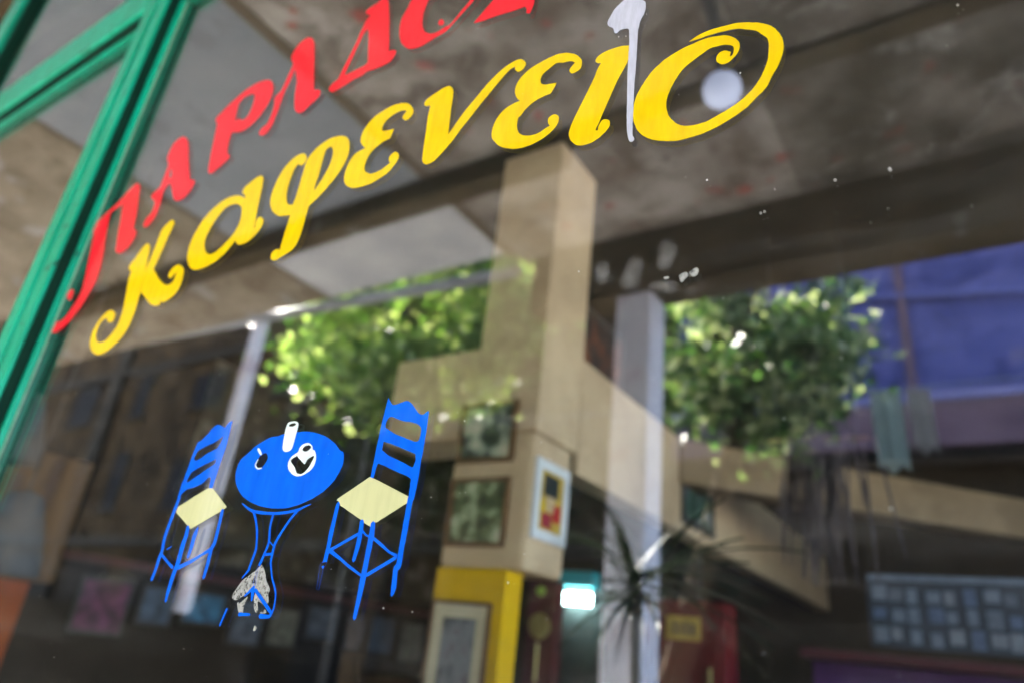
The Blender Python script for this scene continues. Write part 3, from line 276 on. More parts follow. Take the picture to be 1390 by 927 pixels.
box('joint_cover', -3.19, -3.11, -3.6, -0.06, 4.685, 4.94, M_JOINT, pt)
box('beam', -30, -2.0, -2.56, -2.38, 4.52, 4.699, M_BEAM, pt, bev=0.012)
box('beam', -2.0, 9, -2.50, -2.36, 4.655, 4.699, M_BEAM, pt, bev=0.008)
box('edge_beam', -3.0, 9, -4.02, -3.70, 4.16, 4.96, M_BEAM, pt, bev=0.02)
bm = bmesh.new(); add_tube(bm, [(-0.90, -2.35, 4.668), (-0.82, -1.9, 4.668), (-0.80, -1.2, 4.668), (-0.78, -0.1, 4.668)], 0.028, 8); obj('conduit', bm, M_DARKROD, pt)
bm = bmesh.new(); add_tube(bm, [(-15.5, -3.80, 5.20), (-7.0, -3.80, 4.84), (-3.2, -3.80, 4.66)], 0.055, 8); obj('rain_gutter', bm, M_ROD, pt, smooth=True)
for (x0, x1, y0, y1, z1, lab) in ((-2.18, -1.89, -4.00, -3.71, 4.158, 'white painted column at the pavement edge, under the end of the brown edge beam'), (-7.03, -6.90, -3.92, -3.79, 4.90, 'slender white painted column at the pavement edge under the smooth grey bay')):
    t = thing('portico_column', lab, 'column', ((x0 + x1) / 2, (y0 + y1) / 2, 0), 'columns along the pavement edge')
    box('shaft', x0, x1, y0, y1, 0.15, z1, M_COLUMN, t, bev=0.02); box('plinth', x0 - .05, x1 + .05, y0 - .05, y1 + .05, 0.0, 0.149, M_COLUMN, t, bev=0.01)
t = thing('globe_lamp', 'round milk glass globe lamp hanging just under the raw concrete ceiling', 'lamp', (-0.885, -2.28, 4.65))
bm = bmesh.new(); bmesh.ops.create_uvsphere(bm, u_segments=32, v_segments=20, radius=0.107); bmesh.ops.translate(bm, verts=bm.verts, vec=(-0.885, -2.28, 4.49)); obj('globe', bm, M_MILK, t, smooth=True)
obj('fitting', add_lathe(bmesh.new(), [(0.045, 0), (0.05, 0.03), (0.035, 0.06)], (-0.885, -2.28, 4.592), 16), M_DARKROD, t)

# ------------------------------------------------------------------ shop building
sb = thing('cafe_building', 'small concrete cafe building with a green framed shop window under the portico', 'building', (-1.4, 4.5, 0))
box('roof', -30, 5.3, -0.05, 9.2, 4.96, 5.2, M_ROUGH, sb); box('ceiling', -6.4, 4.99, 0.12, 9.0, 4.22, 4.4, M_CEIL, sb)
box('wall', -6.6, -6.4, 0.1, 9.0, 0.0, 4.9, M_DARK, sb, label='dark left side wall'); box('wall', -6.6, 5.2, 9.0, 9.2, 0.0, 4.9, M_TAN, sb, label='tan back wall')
box('wall', 5.0, 5.2, 4.5, 9.0, 0, 4.9, M_DARK, sb); box('header', 5.0, 5.2, 0.1, 4.5, 4.2, 4.9, M_DARK, sb)  # side opening in front of this wall is added to light the pillar
box('header', -30, 5.2, -0.045, 0.1, 4.70, 4.955, M_BEAM, sb); box('sill_wall', -6.6, 1.9, -0.045, 0.1, 0, 0.6, M_BEAM, sb)
box('end_wall', -6.6, -6.4, -0.045, 0.099, 0.6, 4.69, M_BEAM, sb); box('side_wall', 1.75, 1.9, -0.045, 0.099, 0.6, 4.69, M_BEAM, sb)  # front left open beyond the side wall, added for light on the pillar

# ------------------------------------------------------------------ shop window with the painted sign
sw = thing('shop_window', 'green framed cafe shop window with red and yellow Greek lettering and painted blue chairs', 'shop window', (0, 0, 0.6))
Y0, Y1 = 0.0, 0.006
def pane(x0, x1, z0, z1, lab): box('glass_pane', x0, x1, Y0, Y1, z0, z1, GLASS, sw, label=lab)
pane(-1.985, 1.60, 0.66, 3.36, 'large pane carrying the painted sign')
pane(-3.90, -2.14, 0.66, 3.38, 'plain pane left of the sign'); pane(-3.93, -2.14, 3.52, 4.66, 'upper light left of the sign'); pane(-1.985, 1.60, 3.52, 4.66, 'upper light over the sign'); pane(-6.3, -4.12, 0.66, 4.66, 'far left pane')
def rail(name, x0, x1, z0, z1, label=None, y0=-0.05, y1=0.035): return box(name, x0, x1, y0, y1, z0, z1, M_GREEN, sw, bev=0.006, label=label)
rail('mullion', -2.149, -2.085, 0.6, 4.69); rail('mullion', -2.083, -2.047, 0.6, 4.69, y0=-0.044); rail('mullion', -2.045, -1.999, 0.6, 4.69)
box('shade_strip', -1.999, -1.991, -0.040, 0.03, 0.6, 4.69, M_GAPSHADE, sw)  # shaded side of the mullion painted as a dark strip
box('glazing_bead', -1.991, -1.972, -0.017, -0.0005, 0.66, 3.37, M_GREEN, sw, bev=0.004); box('putty_line', -1.972, -1.966, -0.004, -0.0005, 0.66, 3.36, M_PUTTY, sw)
for (x0, x1) in ((-3.93, -2.150), (-1.990, 1.62)):
    rail('transom', x0, x1, 3.376, 3.53); box('glazing_bead', x0 + .02, x1 - .012, -0.014, -0.0005, 3.352, 3.3755, M_GREEN, sw, bev=0.004)
    box('shade_strip', x0 + .005, x1 - .005, -0.036, -0.0155, 3.362, 3.3755, M_GAPSHADE, sw)  # shaded underside of the transom, put in as a dark strip
rail('mullion', -4.12, -3.93, 0.6, 4.69); box('shade_strip', -3.929, -3.87, -0.03, 0.02, 3.56, 4.66, M_GAPSHADE, sw)  # dark strip painted in for the shadow gap beside the mullion
rail('bottom_rail', -2.0, 1.62, 0.6, 0.66); rail('mullion', 1.60, 1.75, 0.6, 4.69)

def crom(a, b, c, d, n):
    out = []
    for k in range(n):
        t = k / n; t2 = t * t; t3 = t2 * t
        out.append(tuple(0.5 * ((2 * b[i]) + (c[i] - a[i]) * t + (2 * a[i] - 5 * b[i] + 4 * c[i] - d[i]) * t2 + (3 * b[i] - a[i] - 3 * c[i] + d[i]) * t3) for i in (0, 1)))
    return out
def smooth_loop(lp, n=5):
    m = len(lp); out = []
    for i in range(m):
        p0, p1, p2, p3 = lp[i - 1], lp[i], lp[(i + 1) % m], lp[(i + 2) % m]
        a = p1 if p1[2] else p0; d = p2 if p2[2] else p3
        out += crom(a, p1, p2, d, n)
    return [(x + .0005 * mnoise.noise(Vector((x * 130, z * 130, 3))), z + .0005 * mnoise.noise(Vector((x * 130, z * 130, 9)))) for x, z in out]
def flat(name, loops, m, parent, y, th=0.0003, raw=False, label=None):
    cu = bpy.data.curves.new(name, 'CURVE'); cu.dimensions = '2D'; cu.fill_mode = 'BOTH'; cu.extrude = th / 2
    for lp in loops:
        pts = lp if raw else smooth_loop([(p[0] * 1e-4, p[1] * 1e-4, p[2]) for p in lp])
        sp = cu.splines.new('POLY'); sp.points.add(len(pts) - 1); sp.use_cyclic_u = True
        for q, p in zip(sp.points, pts): q.co = (p[0], p[1], 0, 1)
    co = bpy.data.objects.new(name + '_outline', cu); me = bpy.data.meshes.new_from_object(co)
    me.transform(Matrix.Rotation(rad(90), 4, 'X')); me.transform(Matrix.Translation(Vector((0, y, 0)) - base(parent)))
    me.materials.clear(); me.materials.append(m); me.name = name
    bpy.data.objects.remove(co); bpy.data.curves.remove(cu)
    o = bpy.data.objects.new(name, me); link(o, parent)
    if label: o['label'] = label
    return o
def stroke_loop(st):
    P = [(p[0] * 1e-4, p[1] * 1e-4, p[2] * 1e-4) for p in st]; Q = []
    for i in range(len(P) - 1):
        a, b, c, d = P[max(i - 1, 0)], P[i], P[i + 1], P[min(i + 2, len(P) - 1)]
        for k, q in enumerate(crom(a, b, c, d, 5)): Q.append((q[0], q[1], b[2] + (c[2] - b[2]) * k / 5))
    Q.append(P[-1]); Lf, Rt = [], []
    for i, q in enumerate(Q):
        u_, v_ = Q[max(i - 1, 0)], Q[min(i + 1, len(Q) - 1)]; dx, dz = v_[0] - u_[0], v_[1] - u_[1]; l = math.hypot(dx, dz) or 1
        h = q[2] / 2 * (1 + 0.10 * mnoise.noise(Vector((q[0] * 90, q[1] * 90, 1)))); nx, nz = -dz / l * h, dx / l * h
        Lf.append((q[0] + nx, q[1] + nz)); Rt.append((q[0] - nx, q[1] - nz))
    e = Q[-1]; f = Q[-2]; l = math.hypot(e[0] - f[0], e[1] - f[1]) or 1; tip = (e[0] + (e[0] - f[0]) / l * e[2] * .45, e[1] + (e[1] - f[1]) / l * e[2] * .45)
    e = Q[0]; f = Q[1]; l = math.hypot(e[0] - f[0], e[1] - f[1]) or 1; tp0 = (e[0] + (e[0] - f[0]) / l * e[2] * .35, e[1] + (e[1] - f[1]) / l * e[2] * .35)
    return [tp0] + Lf + [tip] + Rt[::-1]
YP = -0.0005
GREEK_R = {'Pi': 'red letter Π', 'A': 'red letter Α next to the Π', 'Rho': 'red letter Ρ', 'Alpha': 'red letter Α after the Ρ', 'Delta': 'red letter Δ', 'O': 'red letter Ο cut by the top of the picture', 'Sigma': 'red letter Σ cut by the top of the picture', 'dot': 'tiny red dot inside the red Ο'}
GREEK_Y = {'kappa': 'yellow letter κ, its long curled stem', 'kappa_leg': 'yellow letter κ, its arm and leg', 'alpha': 'yellow letter α', 'phi': 'yellow letter φ', 'epsilon': 'yellow letter ε before the ν', 'nu': 'yellow letter ν', 'epsilon2': 'yellow letter ε after the ν', 'iota': 'yellow letter ι half under the white paint run', 'omicron': 'large yellow letter ο with a curl'}
for k in RED: flat('painted_letter', RED[k], M_RED, sw, YP, label=GREEK_R[k])
for k in YELLOW: flat('painted_letter', YELLOW[k], M_YEL, sw, YP - (0.0001 if k == 'kappa_leg' else 0), label=GREEK_Y[k])
flat('paint_run', DRIP, M_WHITE, sw, YP - 0.0004, th=0.0006, label='white run of paint over the yellow letters')
def empty_part(name, label):
    o = bpy.data.objects.new(name, None); link(o, sw); o['label'] = label; o.empty_display_size = .05; return o
for data, lab in ((CHAIR_FAR, 'smaller painted blue chair with cream seat on the left'), (CHAIR_NEAR, 'larger painted blue chair with cream seat on the right')):
    e = empty_part('painted_chair', lab)
    flat('chair_back', data['backrest'], M_BLUE, e, YP); flat('chair_seat', data['seat'], M_CREAM, e, YP - 0.0001)
    for i, s_ in enumerate(data['legs']): flat('chair_leg', [stroke_loop(s_)], M_BLUE, e, YP - 0.0002 - 0.00002 * i, raw=True)
    for i, s_ in enumerate(data['stretchers']): flat('stretcher', [stroke_loop(s_)], M_BLUE, e, YP - 0.0003 - 0.00002 * i, raw=True)
e = empty_part('painted_table', 'painted round blue cafe table with a cup and a glass on it')
flat('table_top', TABLE['table_top'], M_BLUE, e, YP); flat('coffee_cup', TABLE['cup'], M_PALE, e, YP - 0.0002); flat('water_glass', TABLE['glass'], M_PALE, e, YP - 0.0002)
for i, s_ in enumerate(TABLE['glass_rim']): flat('saucer_line', [stroke_loop(s_)], M_PALE, e, YP - 0.0002, raw=True)
for nm, k in (('table_rim', 'rim'), ('table_leg', 'legs'), ('brace', 'braces'), ('table_foot', 'feet')):
    for i, s_ in enumerate(TABLE[k]): flat(nm, [stroke_loop(s_)], M_BLUE, e, YP - 0.0003 - 0.00003 * i - (0.0003 if k == 'feet' else 0), raw=True)
for lp in WORN: flat('worn_paint', [lp], M_WORN, e, YP)
for lp in SMUDGE:
    pts = smooth_loop([(p[0] * 1e-4, p[1] * 1e-4, p[2]) for p in lp]); cx = sum(p[0] for p in pts) / len(pts); cz = sum(p[1] for p in pts) / len(pts)
    bm = bmesh.new(); fl = bm.loops.layers.float_color.new('fade'); rings = []
    for k_, f_ in ((0.05, 1), (.45, .9), (.75, .55), (1.0, .25), (1.12, 0)): rings.append([(bm.verts.new((cx + (p[0] - cx) * k_, -0.0004, cz + (p[1] - cz) * k_)), f_) for p in pts])
    for A_, B_ in zip(rings, rings[1:]):
        for k_ in range(len(pts)):
            q = [A_[k_], B_[k_], B_[(k_ + 1) % len(pts)], A_[(k_ + 1) % len(pts)]]; f = bm.faces.new([v[0] for v in q])
            for lo_, v in zip(f.loops, q): lo_[fl] = (v[1], v[1], v[1], 1)
    obj('finger_smudge', bm, M_SMUDGE, sw)
for lp in FLAKE: flat('paint_flake', [lp], M_WORN, sw, -0.0003, th=0.0004)
bm = bmesh.new(); rs = random.Random(5)
sp = [(x * 1e-4, z * 1e-4, rs.uniform(.0006, .0013)) for x, z in SPECKS] + [(rs.uniform(-1.7, .15), rs.uniform(1.35, 2.6), rs.uniform(.0002, .0006)) for _ in range(170)]
for x, z, r_ in sp:
    a0 = rs.uniform(0, 3); vs = [bm.verts.new((x + math.cos(a0 + k * 1.2566) * r_ * rs.uniform(.6, 1.3), -0.0007, z + math.sin(a0 + k * 1.2566) * r_ * rs.uniform(.6, 1.3))) for k in range(5)]; bm.faces.new(vs)
o = obj('dust_specks', bm, M_DUST, sw); o['kind'] = 'stuff'

# ------------------------------------------------------------------ inside the cafe
pl = thing('square_pillar', 'beige plastered square pillar with a bright yellow painted foot', 'pillar', (-1.92, 2.2, 0.01))
box('shaft', -2.12, -1.72, 2.0, 2.42, 2.483, 4.22, M_BEIGE, pl, bev=0.008); box('lower_shaft', -2.195, -1.72, 2.0, 2.36, 1.84, 2.48, M_BEIGE, pl, bev=0.03); box('yellow_foot', -2.20, -1.80, 1.996, 2.13, 0.01, 1.842, M_YWALL, pl, bev=0.008)
box('wall_beam', -2.72, -2.122, 2.02, 2.36, 2.48, 2.975, M_BEIGE, bev=0.008); tag(bpy.data.objects['wall_beam'], 'short beige beam stub running left from the pillar', 'beam', 'beige beams')
o = box('wall_beam', -1.86, -1.721, 2.43, 8.99, 2.38, 3.02, M_BEIGE, bev=0.008); tag(o, 'long beige beam running back from the pillar with a small picture on it', 'beam', 'beige beams')
bm = bmesh.new(); A = Vector((-1.70, 3.87, 0)); B = Vector((1.2, 6.85, 0)); d = (B - A).normalized(); nn = Vector((-d.y, d.x, 0)) * .25
for z0, z1, off in ((2.70, 3.0, 0),):
    q = [A + nn * off, B + nn * off, B + nn * (1 + off), A + nn * (1 + off)]; lo = [bm.verts.new((p.x, p.y, z0)) for p in q]; hi = [bm.verts.new((p.x, p.y, z1)) for p in q]
    bm.faces.new(lo[::-1]); bm.faces.new(hi)
    for k in range(4): bm.faces.new((lo[k], lo[(k + 1) % 4], hi[(k + 1) % 4], hi[k]))
tag(obj('wall_beam', bm, M_TANBEAM), 'beige beam crossing the room at an angle above the notice board', 'beam', 'beige beams')
o = box('partition_panel', -3.3, -1.9, 4.82, 4.9, 0.01, 3.0, M_PANEL, bev=0.004); tag(o, 'dark grey partition panel behind the pillar, with the lit lamp on it', 'partition')

ART = [art_mat('landscape_print', [(0.01, 0.012, 0.015), (0.03, 0.04, 0.02), (0.08, 0.10, 0.09), (0.40, 0.44, 0.34), (0.52, 0.48, 0.38)], 9, 1.0),
       art_mat('village_print', [(0.015, 0.018, 0.01), (0.05, 0.06, 0.025), (0.12, 0.15, 0.07), (0.36, 0.42, 0.28), (0.50, 0.50, 0.40)], 11, 3.0),
       art_mat('grey_poster_print', [(0.02, 0.02, 0.03), (0.07, 0.07, 0.085), (0.20, 0.21, 0.25), (0.08, 0.02, 0.03)], 9, 5.0),
       art_mat('forest_print', [(0.01, 0.03, 0.02), (0.03, 0.09, 0.06), (0.16, 0.17, 0.22)], 9, 8.0),
       art_mat('foliage_reflection', [(0.004, 0.004, 0.002), (0.014, 0.015, 0.006), (0.05, 0.052, 0.02), (0.03, 0.025, 0.015), (0.13, 0.12, 0.09), (0.22, 0.21, 0.18)], 3.6, 2.0)]
def frame(x0, x1, z0, z1, y, wd, fm, art, label, mount=0, mm=None, group='pictures on the beige pillar', dep=0.02, rows=None):
    t = thing('framed_picture', label, 'picture', ((x0 + x1) / 2, y, (z0 + z1) / 2), group)
    obj('frame', add_frame(bmesh.new(), x0, x1, z0, z1, y - dep, y - .001, wd), fm, t)
    if mount: obj('mount', add_frame(bmesh.new(), x0 + wd, x1 - wd, z0 + wd, z1 - wd, y - dep * .6, y - .001, mount), mm, t)
    box('picture', x0 + wd + mount, x1 - wd - mount, y - dep * .4, y - .001, z0 + wd + mount, z1 - wd - mount, art, t)
    return t
frame(-2.165, -1.83, 2.335, 2.645, 1.998, 0.022, M_WOOD, ART[0], 'dark wood framed landscape picture, upper of the two on the pillar front')
frame(-2.172, -1.83, 1.935, 2.258, 1.998, 0.020, M_WOOD, ART[1], 'thin brown framed village picture just above the yellow foot of the pillar')
frame(-2.185, -1.855, 1.10, 1.695, 1.994, 0.016, M_WOOD, ART[2], 'tall grey poster with a cream mount on the yellow foot of the pillar', .055, M_CREAMMAT)
# picture on the right flank of the pillar (faces +X)
t = thing('framed_picture', 'white framed picture of red and yellow shapes on the right side of the pillar', 'picture', (-1.72, 2.16, 2.18), 'pictures on the beige pillar')
def xframe(name, y0, y1, z0, z1, x0, x1, wd, m, t):
    bm = bmesh.new(); add_box(bm, x0, x1, y0, y1, z1 - wd, z1); add_box(bm, x0, x1, y0, y1, z0, z0 + wd); add_box(bm, x0, x1, y0, y0 + wd, z0 + wd, z1 - wd); add_box(bm, x0, x1, y1 - wd, y1, z0 + wd, z1 - wd); return obj(name, bm, m, t)
xframe('frame', 2.02, 2.33, 1.99, 2.36, -1.719, -1.704, 0.045, M_MAT, t)
box('picture', -1.719, -1.711, 2.065, 2.285, 2.035, 2.315, M_LABEL, t)
for y0, y1, z0, z1, c in ((2.10, 2.24, 2.20, 2.30, (0.02, 0.025, 0.03)), (2.07, 2.13, 2.12, 2.17, (0.55, 0.36, 0.01)), (2.20, 2.27, 2.09, 2.17, (0.40, 0.02, 0.03)), (2.10, 2.19, 2.05, 2.12, (0.30, 0.03, 0.05)), (2.13, 2.21, 2.13, 2.20, (0.5, 0.36, 0.22))):
    box('printed_shape', -1.711, -1.7095, y0, y1, z0, z1, mat('print_ink', c, tuple(q * .8 for q in c), 20), t, bev=.0006)
t = thing('framed_picture', 'dark framed green forest picture on the long beige beam', 'picture', (-1.72, 4.25, 2.65))
xframe('frame', 3.93, 4.60, 2.44, 2.84, -1.719, -1.70, 0.04, M_DARKROD, t); box('picture', -1.719, -1.71, 3.972, 4.558, 2.482, 2.798, ART[3], t)
t = thing('framed_picture', 'dark picture with reddish figures standing on top of the long beige beam', 'picture', (-1.79, 2.75, 3.02))
xframe('frame', 2.47, 3.05, 3.022, 3.42, -1.80, -1.778, .03, M_DARKROD, t); box('picture', -1.80, -1.788, 2.501, 3.019, 3.053, 3.389, art_mat('red_figure_print', [(0.01, 0.01, 0.012), (0.02, 0.02, 0.025), (0.10, 0.03, 0.015), (0.20, 0.07, 0.03)], 7, 11.0), t)
# lit tube lamp
t = thing('tube_lamp', 'short lit cyan white tube lamp under a reflector coloured teal for its glow', 'lamp', (-2.9, 4.75, 2.0))
bm = bmesh.new(); add_tube(bm, [(-3.04, 4.74, 1.975), (-2.76, 4.74, 1.975)], 0.045, 14); obj('tube', bm, M_TUBE, t, smooth=True)
box('reflector', -3.07, -2.74, 4.68, 4.815, 2.06, 2.19, M_TEAL, t, bev=.02); box('end_cap', -3.065, -3.042, 4.70, 4.78, 1.93, 2.055, M_ROD, t); box('end_cap', -2.758, -2.735, 4.70, 4.78, 1.93, 2.055, M_ROD, t)
# pendulum clock
t = thing('pendulum_clock', 'dark wall clock with a brass oval face and a hanging pendulum beside the pillar', 'clock', (-2.62, 3.8, 1.2))
box('case', -2.80, -2.57, 3.80, 3.92, 1.0, 2.0, M_MAROON, t, bev=.01)
obj('dial', add_lathe(bmesh.new(), [(0.085, 0), (0.085, 0.012), (0.07, 0.02)], (0, 0, 0), 24), M_BRASS, t)
dl = t.children[-1]; dl.data.transform(Matrix.Translation(base(t)) ); dl.data.transform(Matrix.Diagonal((1, 1, 1, 1)));
dl.data.transform(Matrix.Translation(-base(t))); dl.data.transform(Matrix.Rotation(rad(90), 4, 'X') @ Matrix.Translation(base(t))); dl.data.transform(Matrix.Translation(Vector((-2.685, 3.799, 1.70)) - base(t)))
bm = bmesh.new(); add_tube(bm, [(-2.685, 3.785, 1.59), (-2.685, 3.785, 1.35)], .012, 6); obj('pendulum', bm, M_BRASS, t)
bm = bmesh.new(); bmesh.ops.create_uvsphere(bm, u_segments=14, v_segments=8, radius=.035); bmesh.ops.translate(bm, verts=bm.verts, vec=(-2.685, 3.77, 1.93)); obj('finial', bm, mat('green_finial', (0.25, 0.34, 0.06)), t, smooth=True)
# red cabinet
t = thing('red_cabinet', 'tall dark red lacquered cabinet with a yellow label', 'cabinet', (-1.6, 4.1, 0.01))
box('body', -1.92, -1.40, 3.82, 4.08, 0.01, 1.93, M_REDP, t, bev=.02); box('door', -1.88, -1.44, 3.80, 3.819, 0.15, 1.88, M_REDP, t, bev=.006); box('label_plate', -1.76, -1.54, 3.79, 3.799, 1.69, 1.83, M_LABEL, t, bev=.003)
for i in range(4): box('label_mark', -1.72 + i * .04, -1.70 + i * .042, 3.787, 3.7895, 1.72, 1.80 - .01 * (i % 2), M_JOINT, t)
bm = bmesh.new(); add_tube(bm, [(-1.48, 3.775, 1.30), (-1.48, 3.775, 1.55)], .012, 8); obj('handle', bm, M_BRASS, t)
o = box('white_fridge', -2.42, -1.99, 4.3, 4.8, 0.01, 1.86, mat('white_enamel', (0.45, 0.48, 0.56), (0.40, 0.43, 0.52), 3, rough=.4), bev=.02); tag(o, 'pale bluish white cupboard standing between the clock and the red cabinet', 'cupboard')
# notice board
t = thing('notice_board', 'wide notice board pinned with rows of pale blue cards', 'notice board', (-.2, 5.3, 1.9))
box('board', -.80, .30, 5.30, 5.33, 1.83, 2.33, mat('board_grey', (0.08, 0.095, 0.13), (0.06, 0.075, 0.10), 5), t, bev=.004); box('heading', -.78, .28, 5.285, 5.299, 2.285, 2.325, M_CARD[0], t)
for r_ in range(3):
    for c_ in range(9):
        x = -.775 + c_ * .116 + rs.uniform(0, .02); z = 1.85 + r_ * .14; box('card', x, x + rs.uniform(.06, .094), 5.289, 5.2995, z + rs.uniform(0, .035), z + .115 + rs.uniform(-.03, .01), M_CARD[rs.choice([0, 0, 1, 1, 2, 3])], t)
o = box('maroon_shelf', -1.25, 1.2, 5.1, 5.5, 1.71, 1.77, M_MAROON, bev=.006); tag(o, 'long dark maroon shelf under the notice board', 'shelf')
o = box('purple_curtain', -1.22, 1.2, 5.35, 5.45, 0.02, 1.70, M_PURPLE, bev=.01); tag(o, 'purple curtain hanging below the maroon shelf', 'curtain')
# dried bundle
t = thing('dried_bundle', 'ragged bundle of dark dried stems hanging from the beige crossing beam', 'dried plants', (-.72, 3.3, 2.74))
bm = bmesh.new(); rb = random.Random(11)
for i in range(90):
    x = -.72 + rb.gauss(0, .085); l = rb.uniform(.25, .55) if rb.random() < .75 else rb.uniform(.6, .78); y = 3.3 + rb.gauss(0, .05); xb = x + rb.gauss(0, .05)
    add_tube(bm, [(x, y, 2.76), ((x + xb) / 2 + rb.gauss(0, .012), y, 2.76 - l / 2), (xb, y + rb.gauss(0, .02), 2.76 - l)], [.006, .009, .004], 4)
o = obj('stems', bm, M_STEM, t); o['kind'] = 'stuff'
bm = bmesh.new(); add_tube(bm, [(-.97, 3.3, 2.77), (-.45, 3.3, 2.75)], .014, 8); obj('hanging_rod', bm, M_WOOD, t)
bm = bmesh.new()
for x in (-.92, -.5): add_tube(bm, [(x, 3.3, 2.78), (x, 3.3, 4.23)], .004, 5)
obj('cord', bm, M_DARKROD, t)
# left side wall: stand-in for mirrored foliage, rail, pictures, cupboard
o = box('reflection_stand_in', -6.399, -6.38, 3.1, 7.6, 2.0, 3.95, ART[4], bev=0); tag(o, 'large mottled dark stand-in for mirrored foliage and stones on the left wall', 'reflection_stand_in')  # painted stand-in for the dark foliage reflection in the pane
o = box('picture_rail', -6.399, -6.33, 2.2, 8.0, 1.83, 1.90, M_MAROON, bev=.006); tag(o, 'dark red picture rail along the left wall under the foliage reflection stand-in', 'rail')
pi_cols = [(0.14, 0.16, 0.22), (0.08, 0.12, 0.20), (0.20, 0.19, 0.16), (0.05, 0.08, 0.06), (0.15, 0.03, 0.10), (0.06, 0.22, 0.42)]
names = ['pale grey', 'slate blue', 'cream grey', 'dark green', 'magenta', 'bright blue']
k = 0; y = 2.5
used = {}
while y < 7.4:
    wd = rs.uniform(.28, .5); ci = 4 if k == 0 else (5 if k == 2 else rs.choice([0, 1, 2, 3])); z1 = 1.78 - rs.uniform(0, .08); z0 = z1 - rs.uniform(.3, .5)
    used[ci] = used.get(ci, 0) + 1; prev_ = names[ci]
    t = thing('framed_picture', '%s print, %s from the window in the row under the red rail' % (names[ci], ['first', 'second', 'third', 'fourth', 'fifth', 'sixth', 'seventh', 'eighth', 'ninth', 'tenth', 'eleventh', 'twelfth', 'thirteenth', 'fourteenth', 'fifteenth'][k]), 'picture', (-6.39, y + wd / 2, (z0 + z1) / 2), 'pictures under the rail on the left wall')
    xframe('frame', y, y + wd, z0, z1, -6.399, -6.375, .03, M_DARKROD, t); c = pi_cols[ci]
    box('picture', -6.399, -6.385, y + .031, y + wd - .031, z0 + .031, z1 - .031, art_mat('small_print', [tuple(q * .3 for q in c), c, tuple(min(1, q * 1.6) for q in c)], 10, k * 1.3), t)
    y += wd + rs.uniform(.04, .14); k += 1
t = thing('wooden_cupboard', 'orange brown wooden wall cupboard near the window on the left wall', 'cupboard', (-6.3, 1.4, 2.3))
box('body', -6.395, -6.0, .45, 2.10, 1.62, 2.55, M_ORANGE, t, bev=.01); box('door', -5.999, -5.98, .5, 1.26, 1.66, 2.51, M_ORANGE, t, bev=.006); box('door', -5.999, -5.98, 1.30, 2.06, 1.66, 2.51, M_ORANGE, t, bev=.006)
o = box('orange_cloth', -6.2, -6.0, 1.35, 1.95, .95, 1.615, M_ORANGE2, bev=.02); tag(o, 'orange cloth hanging under the wooden cupboard', 'cloth')
for (x, z, lab) in ((-4.72, 2.42, 'upper white cone lampshade at the left end of the room'), (-4.25, 1.80, 'lower white cone lampshade at the left end of the room')):
    t = thing('pendant_lamp', lab, 'lamp', (x, 1.0, z), 'white pendant lamps'); s_ = .62
    obj('lampshade', add_lathe(bmesh.new(), [(0.30 * s_, -.20), (0.28 * s_, -.10), (0.20 * s_, .08), (0.08, .2), (.03, .22)], (x, 1.0, z), 28), M_SHADECLOTH, t, smooth=True)
    bm = bmesh.new(); add_tube(bm, [(x, 1.0, z + .2), (x, 1.0, 4.23)], .006, 5); obj('cable', bm, M_DARKROD, t)
o = box('cafe_counter', -5.6, -3.2, 5.2, 5.9, 0.01, 1.15, M_WOOD, bev=.01); tag(o, 'dark wooden counter at the back of the room', 'counter')

# ------------------------------------------------------------------ the street (seen mirrored)
def tree(name, label, c, rx, ry, rz, nleaf, size, lm, seed, trunk_x=None, group='trees along the street', clumps=46, hang=0.0):
    r = random.Random(seed); t = thing(name, label, 'tree', (c[0], c[1], -0.15), group)
    tx = trunk_x if trunk_x is not None else c[0]
    bm = bmesh.new(); top = Vector((c[0], c[1], c[2] + rz * .3)); b0 = Vector((tx, c[1], -.15))
    mid = b0.lerp(Vector((c[0], c[1], c[2] - rz * .6)), 1.0)
    add_tube(bm, [b0, b0.lerp(mid, .5) + Vector((.06, .04, 0)), mid, top], [.16, .13, .10, .03], 9)
    cl = []
    for i in range(clumps):
        while True:
            p = Vector((r.uniform(-1, 1), r.uniform(-1, 1), r.uniform(-1, 1)))
            if .25 < p.length < 1: break
        q = Vector((c[0] + p.x * rx, c[1] + p.y * ry, c[2] + p.z * rz)); cl.append((q, r.uniform(.12, .34) * (rx + rz) / 3.2))
        if i % 3 == 0: s0 = mid.lerp(top, r.uniform(0, .8)); add_tube(bm, [s0, s0.lerp(q, .55) + Vector((0, 0, .1)), q], [.04, .022, .007], 5)
    obj('trunk', bm, M_BARK, t)
    bm = bmesh.new()
    for i in range(nleaf):
        q, sg = r.choice(cl); p = q + Vector((r.gauss(0, sg), r.gauss(0, sg), r.gauss(0, sg * .75)))
        s = size * r.uniform(.5, 1.45); a = Vector((r.gauss(0, 1), r.gauss(0, 1), r.gauss(-.35, .7))).normalized(); b = a.orthogonal().normalized(); b.rotate(Matrix.Rotation(r.uniform(0, 6.28), 3, a)); n_ = a.cross(b)
        v0 = bm.verts.new(p - a * s); v1 = bm.verts.new(p + b * s * .5 + n_ * s * .12); v2 = bm.verts.new(p + a * s); v3 = bm.verts.new(p - b * s * .5 + n_ * s * .12)
        bm.faces.new((v0, v1, v2)); bm.faces.new((v0, v2, v3))
    obj('crown', bm, lm, t); return t
tree('street_tree', 'broad yellow green tree standing beside the slender white column', (-6.45, -5.9, 5.75), 1.85, 1.3, 1.45, 13500, .070, M_LEAF, 21, clumps=46)
tree('street_tree', 'small rounded green tree in front of the blue violet building', (-1.80, -5.9, 4.78), 1.0, .85, 1.25, 8000, .064, M_LEAF2, 22, trunk_x=-3.0, clumps=54)
